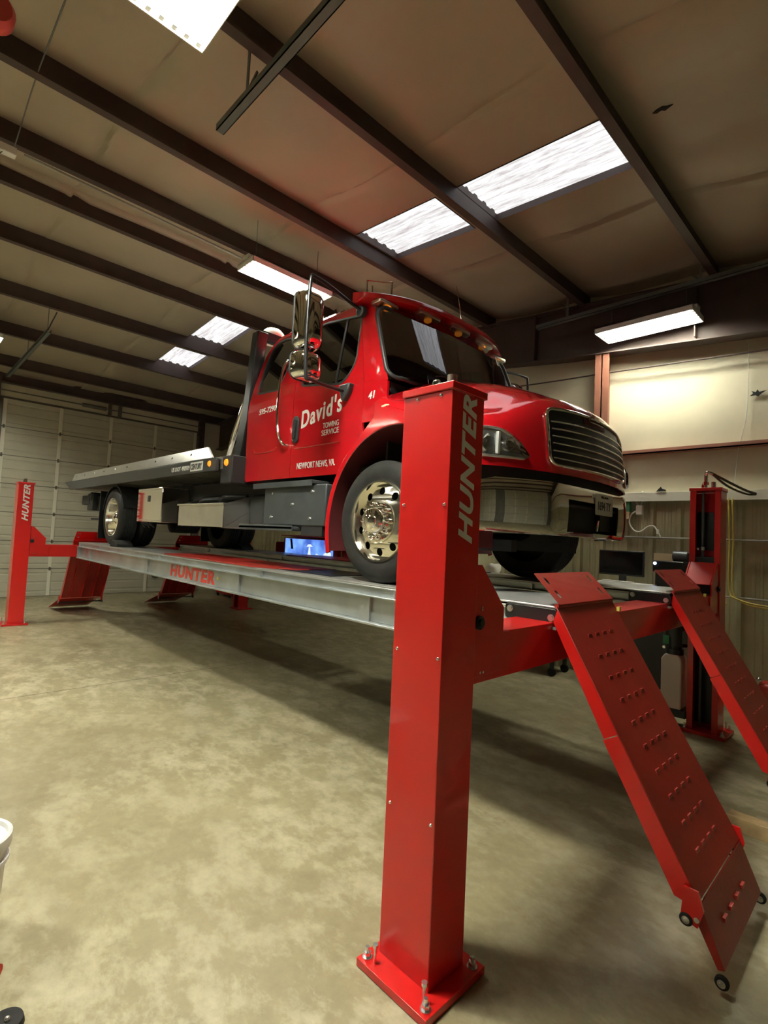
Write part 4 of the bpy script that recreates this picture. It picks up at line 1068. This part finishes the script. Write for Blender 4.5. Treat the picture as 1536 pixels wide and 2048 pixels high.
# flatbed -------------------------------------------------------------
BY0, BY1 = .88, 3.24
for s in (-1, 1):
    y0 = BY0 if s < 0 else BY1
    side = [(-9.72, 2.372), (-9.32, 2.222), (-3.71, 2.232), (-3.71, 2.365)]
    o = MB().prism(side, 'y', y0, y0-s*.035).build('bed_side_rail', 'bedblack', TR, bevel=.004)
    if s < 0: SIDE = o
    tb = [(-9.22, 2.372), (-9.22, 2.46), (-9.18, 2.495), (-3.98, 2.497), (-3.80, 2.372)]
    b = MB()
    b.raw([(x, y0-s*(.0+(z-2.372)*.25), z) for x, z in tb]+[(x, y0-s*(.02+(z-2.372)*.25), z) for x, z in tb], [(0, 1, 2, 3, 4), (9, 8, 7, 6, 5), (0, 5, 6, 1), (1, 6, 7, 2), (2, 7, 8, 3), (3, 8, 9, 4), (4, 9, 5, 0)])
    rl = b.build('toolbar_rail', 'alu', TR)
    for k in range(10):
        x = -4.35-k*.52
        MB().lathe([(.001, s*.002), (.022, s*.003), (.026, s*.0), (.03, -s*.004)], (x, y0-s*.018, 2.43), 'y', 14).build('key_slot', 'frame' if k % 2 == 0 else 'zinc', rl)
b = MB().box(-9.50, -3.66, BY0+.03, BY1-.03, 2.345, 2.372)
for x in range(18): b.box(-9.3+x*.33, -9.27+x*.33, BY0+.04, BY1-.04, 2.25, 2.345)
b.build('bed_deck', 'alu', TR)
b = MB()
for s in (-1, 1): b.box(-9.0, -3.3, YC+s*.38-.04, YC+s*.38+.04, 2.06, 2.26)
b.build('subframe', 'frame', TR)
text('lettering', 'US DOT 490939', (-4.57, BY0-.001, 2.298), (1, 0, 0), (0, 0, 1), .48, .052, 'white', SIDE, .002, 0, .01)
MB().prism(rrect(-4.305, -4.005, 2.252, 2.350, .006), 'y', BY0-.003, BY0).build('name_plate', 'white', SIDE)
text('lettering', 'CENTURY', (-4.155, BY0-.003, 2.300), (1, 0, 0), (0, 0, 1), .27, .062, 'bedblack', SIDE, .002, .1, .03)
MB().lathe([(.001, -.016), (.022, -.014), (.030, -.006), (.032, 0)], (-3.85, BY0, 2.31), 'y', 18).build('marker_lamp', 'amber', SIDE)
# front corner block with amber lamp, headache rack
for s in (-1, 1):
    y0 = .93 if s < 0 else 3.19
    b = MB().box(-3.70, -3.47, min(y0, y0-s*.6), max(y0, y0-s*.6), 2.10, 2.38); o = b.build('bulkhead_block', 'frame', TR, bevel=.01)
    MB().lathe([(.001, s*.018), (.026, s*.016), (.034, s*.006), (.036, 0)], (-3.58, y0, 2.31), 'y', 18).build('marker_lamp', 'amber', o)
    yp = 1.14 if s < 0 else 2.98
    b = MB(); b.prism([(-3.76, 2.37), (-3.60, 2.37), (-3.50, 2.75), (-3.42, 3.45), (-3.38, 3.66), (-3.50, 3.66), (-3.60, 2.95)], 'y', yp-.06, yp+.06); o = b.build('rack_post', 'black', TR, bevel=.01)
    for xa, xb_ in ((-4.04, -3.66), (-3.82, -3.64), (-3.76, -3.60)):
        MB().tube([(xa, yp-s*.02, 2.36), (lerp(xa, xb_, .5), yp, 2.68), (xb_, yp, 3.02)], [.022, .03, .02], 12).build('rack_brace', 'chrome', o)
b = MB().box(-3.50, -3.40, 1.14, 2.98, 3.60, 3.68).box(-3.62, -3.56, 1.14, 2.98, 2.60, 2.66).box(-3.50, -3.44, 1.14, 2.98, 3.2, 3.24)
b.build('headache_rack', 'black', TR)
# tail gear at the rear
b = MB().box(-9.05, -8.62, 1.02, 1.10, 1.96, 2.12); b.build('tail_lamp_box', 'frame', TR, bevel=.008)
b = MB().box(-8.75, -8.45, 1.03, 1.45, 1.86, 2.15).cyl((-8.55, 1.02, 2.10), 'y', .07, .2, 18); b.build('wheel_lift_pivot', 'frame', TR, bevel=.01)
MB().box(-8.6, -7.9, 1.10, 1.2, 1.86, 2.10).build('rear_bracket', 'frame', TR)
MB().box(-8.55, -8.1, 1.05, 1.12, 1.70, 1.73).build('tail_step', 'frame', TR)
# hatch handles and grab bars and mirrors ----------------------------
for s in (-1, 1):
    def Y(v): return YC+s*v
    dr = doors[0 if s < 0 else 1]
    b = MB(); b.prism(rrect(-2.645, -2.555, 2.43, 2.67, .044, 6), 'y', Y(.985), Y(1.005)); h = b.build('door_handle', 'blackp', dr, bevel=.006)
    MB().prism(rrect(-2.622, -2.582, 2.47, 2.64, .018, 4), 'y', Y(1.005), Y(1.018)).build('handle_paddle', 'black', h, bevel=.004)
    gb = smoothpath([(-2.735, Y(.985), 3.19), (-2.74, Y(1.04), 3.17), (-2.80, Y(1.05), 3.03), (-2.825, Y(1.05), 2.75), (-2.80, Y(1.05), 2.55), (-2.74, Y(1.04), 2.44), (-2.73, Y(.985), 2.42)])
    MB().tube(gb, .013, 10).build('grab_bar', 'chrome', TR, smooth=60)
    # mirror arms
    MB().tube(smoothpath([(-1.86, Y(.93), 3.43), (-1.88, Y(1.05), 3.47), (-1.80, Y(1.42), 3.49), (-1.787, Y(1.49), 3.40), (-1.787, Y(1.49), 2.80), (-1.80, Y(1.42), 2.74), (-1.92, Y(1.08), 2.77), (-1.91, Y(.98), 2.78)]), .014, 10).build('mirror_arm', 'black', TR, smooth=60)
    b = MB().cyl((-1.87, Y(.90), 3.43), 'y', .045, s*.05, 18); b.build('arm_mount', 'blackp', TR, bevel=.008)
    b = MB().prism([(-1.99, 2.83), (-1.85, 2.83), (-1.87, 2.76), (-1.92, 2.70), (-1.95, 2.70)], 'y', Y(.97), Y(1.03)); b.build('arm_mount', 'blackp', TR, bevel=.012)
    def mir(z0, z1, wy, dx, nm):
        ym = Y(1.40); rows = []
        b = MB()
        for k, (f, g) in enumerate(((0, 0), (.12, .55), (.35, .85), (.7, 1), (1, 1))):
            pts = rrect(-wy*g/1, wy*g, -1, 1, .35, 4) if g else None
        shell = []
        for f, g in ((0, .30), (.12, .62), (.35, .88), (.65, .98), (1, 1)):
            hh = (z1-z0)/2*g**.5; ww = wy*g; zc = (z0+z1)/2
            shell.append([(-1.86+.055-dx*f, ym+p[0], zc+p[1]) for p in rrect(-ww, ww, -hh, hh, min(ww, hh)*.55, 5)])
        b.grid(shell, closed=True); b.raw(shell[0], [tuple(range(len(shell[0])))])
        m_ = b.build(nm, 'chrome', TR, smooth=70)
        b = MB().raw([(p[0]+.004, p[1], p[2]) for p in shell[-1]], [tuple(range(len(shell[-1])))]); b.build('mirror_glass', 'chrome', m_)
        b = MB().tube(shell[-1]+[shell[-1][0]], .006, 6, cap=False); b.build('mirror_rim', 'blackp', m_)
    mir(2.985, 3.42, .105, .15, 'main_mirror'); mir(2.765, 2.965, .115, .15, 'spot_mirror')
# lettering on the cab side
D0 = doors[0]; yS = lambda z: YC-ysd(z)-.0005
text('lettering', "David's", (-2.265, yS(2.65), 2.672), (1, 0, .150), (-.05, 0, 1), .56, .160, 'white', D0, .0025, .12, .022, 1.16)
text('lettering', 'TOWING', (-2.120, yS(2.53), 2.542), (1, 0, .03), (0, 0, 1), .205, .046, 'white', D0, .0025, 0, .0)
text('lettering', 'SERVICE', (-2.125, yS(2.47), 2.482), (1, 0, .03), (0, 0, 1), .225, .046, 'white', D0, .0025, 0, .0)
text('lettering', 'NEWPORT NEWS, VA.', (-2.305, yS(2.20), 2.220), (1, 0, 0), (0, 0, 1), .53, .062, 'white', D0, .0025, 0, .006)
text('lettering', '595-7290', (-3.115, yS(2.80), 2.803), (1, 0, .02), (0, 0, 1), .30, .055, 'white', TR, .0025, .15, .01)
text('lettering', '41', (-1.630, yS(2.69), 2.700), (1, 0, .1), (0, 0, 1), .072, .055, 'white', TR, .0125, .15, .02)
# creases pressed in the door and rear panel
MB().tube([(-2.62, yS(2.38)-.001, 2.385), (-1.98, yS(2.38)-.001, 2.385)], .006, 8).build('door_crease', 'paint', D0)
MB().tube(smoothpath([(-3.33, yS(2.44)-.001, 2.44), (-3.27, yS(2.39)-.001, 2.395), (-3.0, yS(2.39)-.001, 2.395), (-2.92, yS(2.42)-.001, 2.42)]), .006, 8).build('panel_crease', 'paint', TR)
# cab interior
MB().grid([[(-1.52+.0*u, YC+u*.90, z_) for u in (-1, 0, 1)] for z_ in (2.2, 2.8)]+[[(-1.9, YC+u*.90, 2.84) for u in (-1, 0, 1)], [(-1.95, YC+u*.90, 2.45) for u in (-1, 0, 1)]]).build('dashboard', 'blackp', TR, solid=.02)
for y in (YC-.5, YC+.5):
    MB().box(-2.75, -2.25, y-.25, y+.25, 2.45, 2.62).build('seat_cushion', 'seat', TR, bevel=.05, seg=3)
    MB().prism([(-2.80, 2.60), (-2.66, 2.60), (-2.80, 3.30), (-2.92, 3.30)], 'y', y-.24, y+.24).build('seat_back', 'seat', TR, bevel=.04, seg=3)
th = [(-2.08+.10*math.sin(a)*.5, YC-.5+.22*math.cos(a), 2.86+.2*math.sin(a)) for a in [2*PI*k/24 for k in range(25)]]
MB().tube(th, .014, 8, cap=False).build('steering_wheel', 'blackp', TR)

# ================================================================== THINGS ROUND THE LIFT
# computer cart against the right wall
r = thing('computer_cart', (-1.0, 4.85, 0), 'dark computer cart with a pale keyboard shelf against the ribbed wall', 'cart')
MB().box(-1.42, -.62, 4.72, 5.08, .12, .92).build('cabinet', 'bedblack', r, bevel=.008)
MB().box(-1.46, -.40, 4.66, 5.08, 1.195, 1.215).build('work_surface', 'bedblack', r, bevel=.004)
MB().box(-1.40, -.80, 4.62, 4.80, 1.235, 1.252).build('keyboard_shelf', 'whiteplastic', r, bevel=.004)
for x in (-1.40, -.62):
    MB().box(x, x+.03, 4.72, 4.76, .92, 1.195).build('upright', 'bedblack', r)
    MB().box(x, x+.03, 5.03, 5.07, .92, 1.195).build('upright', 'bedblack', r)
for x in (-1.36, -.68):
    for y in (4.77, 5.03): MB().cyl((x, y-.014, .06), 'y', .055, .028, 18).build('caster', 'rubber', r); MB().box(x-.03, x+.03, y-.025, y+.025, .085, .12).build('caster_fork', 'zinc', r)
r = thing('monitor', (-1.17, 4.75, 1.215), 'wide black computer monitor, switched off, on the cart', 'monitor')
m_ = MB().box(-1.44, -.93, 4.74, 4.775, 1.325, 1.615).build('bezel', 'blackp', r, bevel=.004)
MB().box(-1.425, -.945, 4.737, 4.742, 1.345, 1.60).build('screen', 'screen', m_)
MB().box(-1.21, -1.13, 4.76, 4.78, 1.235, 1.36).build('stand_neck', 'blackp', r); MB().box(-1.27, -1.07, 4.72, 4.84, 1.216, 1.228).build('stand_foot', 'blackp', r, bevel=.003)
tag(MB().box(-1.36, -1.02, 4.64, 4.72, 1.253, 1.265).build('keyboard', 'whiteplastic', bevel=.003), 'slim pale keyboard on the cart shelf below the monitor', 'keyboard')
r = thing('printer', (-.62, 4.80, 1.215), 'black printer with a small blue light on top of the cart', 'printer')
MB().box(-.83, -.44, 4.72, 4.98, 1.40, 1.525).build('body', 'black', r, bevel=.01)
MB().box(-.80, -.47, 4.716, 4.722, 1.398, 1.408).build('paper_slot', 'whiteplastic', r)
MB().box(-.82, -.46, 4.78, 4.97, 1.216, 1.40).build('lower_tray', 'bedblack', r, bevel=.006)
MB().cyl((-.805, 4.718, 1.495), 'y', .016, -.004, 14).build('indicator', 'worklamp', r)
tag(MB().box(-.91, -.66, 5.00, 5.02, 1.216, 1.605).build('cardboard_panel', 'beige', bevel=.002), 'tan cardboard panel leaning on the wall behind the printer', 'cardboard')
r = thing('desk_phone', (-.56, 4.86, 1.526), 'dark blue-grey rounded speaker standing on the printer', 'speaker')
MB().cyl((-.66, 4.86, 1.585), 'x', .058, .15, 20).build('housing', 'step', r, bevel=.006); MB().box(-.52, -.47, 4.82, 4.92, 1.527, 1.63).build('stand', 'bedblack', r, bevel=.01)
r = thing('laptop', (-.46, 4.60, 1.216), 'black open laptop lid tilted beside the printer, next to the lift post', 'laptop')
MB().prism([(-.56, 1.30), (-.30, 1.30), (-.24, 1.53), (-.50, 1.53)], 'y', 4.64, 4.65).build('lid', 'black', r, bevel=.003); MB().box(-.56, -.32, 4.52, 4.66, 1.217, 1.235).build('base', 'black', r, bevel=.003)
MB().box(-.50, -.36, 4.645, 4.655, 1.235, 1.31).build('hinge', 'black', r)
# bench farther along the wall
r = thing('workbench', (-2.75, 4.8, 0), 'long grey workbench on wheels along the ribbed wall, behind the front tyre', 'workbench')
MB().box(-3.6, -1.85, 4.55, 5.05, 1.15, 1.18).build('bench_top', 'led', r, bevel=.003)
MB().box(-3.55, -1.90, 4.62, 5.02, .30, .33).build('lower_shelf', 'bedblack', r)
for x in (-3.52, -1.95):
    for y in (4.63, 4.97):
        MB().box(x-.02, x+.02, y-.02, y+.02, .10, 1.15).build('leg', 'bedblack', r); MB().cyl((x, y-.014, .055), 'y', .052, .028, 18).build('caster', 'rubber', r)
MB().box(-2.9, -2.5, 4.62, 4.95, .33, .62).build('drawer_unit', 'bedblack', r, bevel=.01)
b = MB(); b.sphere((-2.90, 4.70, 1.255), .105, 1.0, .8, .9, 20)
for v in b.b.verts: v.co += Vector(v.co-Vector((-2.9, 4.7, 1.255))).normalized()*.03*noise.noise(v.co*14)
for v in b.b.verts: v.co.z = max(v.co.z, 1.181)
tag(b.build('crumpled_rag', 'rag', smooth=50), 'crumpled white rag on the workbench beside the front tyre', 'rag')
tag(MB().box(-2.45, -2.2, 4.62, 4.82, 1.181, 1.27).build('parts_box', 'bedblack', bevel=.01), 'small dark box on the workbench', 'box')
# wall things
r = thing('wall_dispenser', (-1.29, 5.15, 2.01), 'small green and yellow box fixed to the wall behind the bumper', 'box')
MB().box(-1.355, -1.235, 5.10, 5.16, 2.01, 2.10).build('lower_half', 'beige', r); MB().box(-1.355, -1.235, 5.10, 5.16, 2.10, 2.23).build('upper_half', 'green', r)
r = thing('power_cord', (-1.12, 5.13, 2.1), 'white extension cords plugged together and looped on the ribbed wall', 'cord')
Yw = 5.12
MB().tube(smoothpath([(-1.42, Yw-.06, 2.33), (-1.33, Yw-.05, 2.345), (-1.22, Yw, 2.28), (-1.13, Yw, 2.17)]), .009, 8).build('cord', 'whitecord', r)
MB().tube(smoothpath([(-1.07, Yw-.06, 2.34), (-1.09, Yw, 2.27), (-1.11, Yw, 2.17)]), .008, 8).build('cord', 'whitecord', r)
MB().tube(smoothpath([(-1.14, Yw, 2.12), (-1.22, Yw, 2.06), (-1.235, Yw, 1.96), (-1.18, Yw, 1.87), (-1.10, Yw, 1.86), (-1.02, Yw, 1.92), (-.96, Yw, 1.925), (-.92, Yw, 1.88), (-.88, Yw, 1.80)]), .009, 8).build('cord', 'whitecord', r)
MB().box(-1.16, -1.08, Yw-.03, Yw+.02, 2.06, 2.18).build('plug_adapter', 'whitecord', r, bevel=.015)
MB().box(-.925, -.895, Yw-.012, Yw+.012, 1.83, 1.89).build('plug', 'whitecord', r, bevel=.005)
r = thing('yellow_hose', (-.18, 5.1, 1.2), 'thin yellow hose hanging from the ledge and looping off to the right', 'hose')
for dx, c_ in ((0, 0), (.035, .02)):
    MB().tube(smoothpath([(-.19+dx, 5.10, 2.34), (-.185+dx, 5.06, 2.2), (-.18+dx, 5.10, 1.8), (-.185+dx, 5.10, 1.4), (-.17+dx, 5.09, 1.22), (-.12+dx, 5.07, 1.17-c_), (.1, 5.05, 1.12-c_), (.6, 5.05, 1.12-c_), (1.4, 5.06, 1.2)]), .009, 8).build('hose', 'yellow', r)
MB().tube(smoothpath([(-.55, 5.08, 1.10), (-.35, 5.06, 1.09), (-.19, 5.08, 1.10)]), .009, 8).build('hose', 'yellow', r)
tag(MB().tube(smoothpath([(-.03, 5.10, 3.95), (-.04, 5.11, 3.2), (-.11, 5.11, 2.8), (-.15, 5.11, 2.34)]), .0035, 6).build('thin_wire', 'whiteplastic'), 'thin pale wire hanging down the upper right wall', 'wire')
# console with the blue display beyond the lift
r = thing('display_console', (-5.4, 3.4, 1.2), 'wide red console with a lit blue display beside the far runway, seen under the cab', 'console')
MB().box(-6.12, -4.70, 3.33, 3.62, 1.19, 1.56).build('console_housing', 'liftred', r, bevel=.01)
MB().prism([(3.62, 1.61), (3.30, 1.60), (3.29, 1.585), (3.62, 1.56)], 'x', -6.15, -4.67).build('hood_lip', 'liftred', r, bevel=.004)
d_ = MB().box(-6.06, -4.80, 3.322, 3.33, 1.26, 1.548).build('display', 'bluescreen', r)
Yd = (3.318, 3.322)
MB().prism([(-5.46, 1.27), (-5.30, 1.27), (-5.35, 1.33), (-5.365, 1.43), (-5.395, 1.43), (-5.41, 1.33)], 'y', *Yd).build('display_figure', 'screenwhite', d_)
MB().prism([(-5.46, 1.432), (-5.30, 1.440), (-5.36, 1.475), (-5.42, 1.470)], 'y', *Yd).build('display_figure', 'screenwhite', d_)
MB().prism([(-5.06, 1.27), (-4.84, 1.27), (-4.84, 1.36), (-4.90, 1.385), (-5.0, 1.35)], 'y', *Yd).build('display_figure', 'screenwhite', d_)
MB().prism([(-5.26, 1.27), (-5.10, 1.27), (-5.14, 1.32), (-5.20, 1.335)], 'y', *Yd).build('display_figure', 'screenwhite', d_)
MB().prism([(-5.92, 1.545), (-5.87, 1.545), (-5.82, 1.38), (-5.88, 1.38)], 'y', *Yd).build('display_figure', 'screen', d_)
MB().box(-6.42, -6.12, 3.36, 3.6, 1.24, 1.48).build('side_box', 'liftred', r, bevel=.02)
MB().cyl((-4.70, 3.36, 1.46), 'x', .04, .10, 14).build('cable_gland', 'conduit', r); MB().tube([(-4.62, 3.34, 1.45), (-4.62, 3.34, 1.2)], .010, 8).build('cable', 'yellow', r)
MB().box(-4.70, -4.45, 3.38, 3.6, 1.19, 1.56).build('end_panel', 'liftred', r, bevel=.01)
for x in (-6.0, -4.8): MB().box(x-.03, x+.03, 3.262, 3.40, 1.13, 1.19).build('bracket', 'frame', r)
# far floor things
r = thing('floor_jack', (-10.4, 4.75, 0), 'red trolley jack on the floor by the far right corner', 'jack')
MB().box(-11.0, -10.2, 4.62, 4.86, .06, .20).build('body', 'liftred', r, bevel=.02); MB().tube([(-10.3, 4.74, .18), (-9.9, 4.70, .55)], .02, 8).build('handle', 'liftred', r)
for x in (-10.9, -10.3):
    for y in (4.62, 4.84): MB().cyl((x, y, .05), 'y', .048, .03, 14).build('wheel', 'rubber', r)
tag(MB().lathe([(.001, .001), (.13, .001), (.16, .34), (.15, .34), (.12, .02), (.001, .02)], (-9.85, 4.74, 0), 'z', 24).build('bin', 'blue'), 'dark blue bin on the floor beyond the far rear post', 'bin')
r = thing('trolley_jack', (.35, 4.75, 0), 'dark red tool with a bright end at the right edge, behind the far ramp', 'tool')
MB().box(.15, .55, 4.68, 4.92, .04, .40).build('body', 'ramp', r, bevel=.03); MB().sphere((.165, 4.70, .43), .028).build('knob', 'chrome', r)
for x in (.2, .5): MB().cyl((x, 4.68, .04), 'y', .038, .2, 14).build('wheel', 'rubber', r)
tag(MB().box(.42, 1.9, 2.24, 2.33, .0, .085).build('lumber', 'wood', bevel=.003), 'length of raw lumber lying on the floor at the right edge', 'lumber')
# bucket at lower left
r = thing('bucket', (-1.406, -1.177, 0), 'white plastic bucket with a lid, cut off by the left edge', 'bucket')
MB().lathe([(.001, 0), (.125, 0), (.128, .006), (.142, .30), (.142, .345), (.001, .345)], (-1.406, -1.177, 0), 'z', 48).build('pail', 'whiteplastic', r)
MB().lathe([(.142, .265), (.152, .268), (.152, .285), (.142, .288)], (-1.406, -1.177, 0), 'z', 48).build('rim_band', 'whiteplastic', r)
MB().lathe([(.154, .325), (.157, .335), (.157, .372), (.150, .378), (.142, .374), (.138, .356), (.001, .354)], (-1.406, -1.177, 0), 'z', 48).build('lid', 'whiteplastic', r)
tag(MB().tube([(-1.083, -1.087, .023), (-1.16, -1.155, .023)], .022, 12).build('screwdriver', 'redlens'), 'red plastic grip on the floor at the lower left edge', 'tool')
r = thing('floor_fitting', (-.84, -1.10, 0), 'black rubber pad with a silver bolt at the bottom left corner', 'pad')
MB().lathe([(.001, 0), (.055, 0), (.05, .02), (.001, .022)], (-.85, -1.10, 0), 'z', 24).build('pad', 'rubber', r); MB().sphere((-.845, -1.095, .026), .009).build('bolt', 'zinc', r)
# wheel chocks on the runway
for y, nm in ((.90, 'black rubber chock in front of the near rear wheel'), (2.85, 'black rubber chock in front of the far rear wheel')):
    tag(MB().prism([(-6.94, 1.3195), (-6.62, 1.3195), (-6.64, 1.36), (-6.76, 1.415), (-6.85, 1.415)], 'y', y, y+.22).build('wheel_chock', 'rubber', bevel=.008), nm, 'wheel chock', 'chocks on the runways')

# ------------------------------------------------------------------ every loose repeat becomes an object of its own
def split_islands(names):
    for o in [o for o in bpy.data.objects if o.type == 'MESH' and o.name.split('.')[0] in names]:
        bm = bmesh.new(); bm.from_mesh(o.data); bm.verts.ensure_lookup_table(); seen = set(); isl = []
        for v in bm.verts:
            if v.index in seen: continue
            st = [v]; cur = set()
            while st:
                a = st.pop()
                if a.index in cur: continue
                cur.add(a.index); st += [e.other_vert(a) for e in a.link_edges]
            seen |= cur; isl.append(cur)
        if len(isl) < 2: bm.free(); continue
        for k, cur in enumerate(isl):
            b2 = bm.copy(); b2.verts.ensure_lookup_table()
            bmesh.ops.delete(b2, geom=[v for v in b2.verts if v.index not in cur], context='VERTS')
            me = o.data.copy() if k else o.data; b2.to_mesh(me); b2.free()
            me.set_sharp_from_angle(angle=math.radians(35))
            if k:
                c = o.copy(); c.data = me; COL.objects.link(c); c.parent = o.parent
        bm.free()
split_islands({'chains', 'rivet', 'side_plate', 'hydraulic_hose', 'screw_collar', 'hanger', 'track', 'subframe', 'slide_bar', 'side_rail' if False else 'lid_seam'})
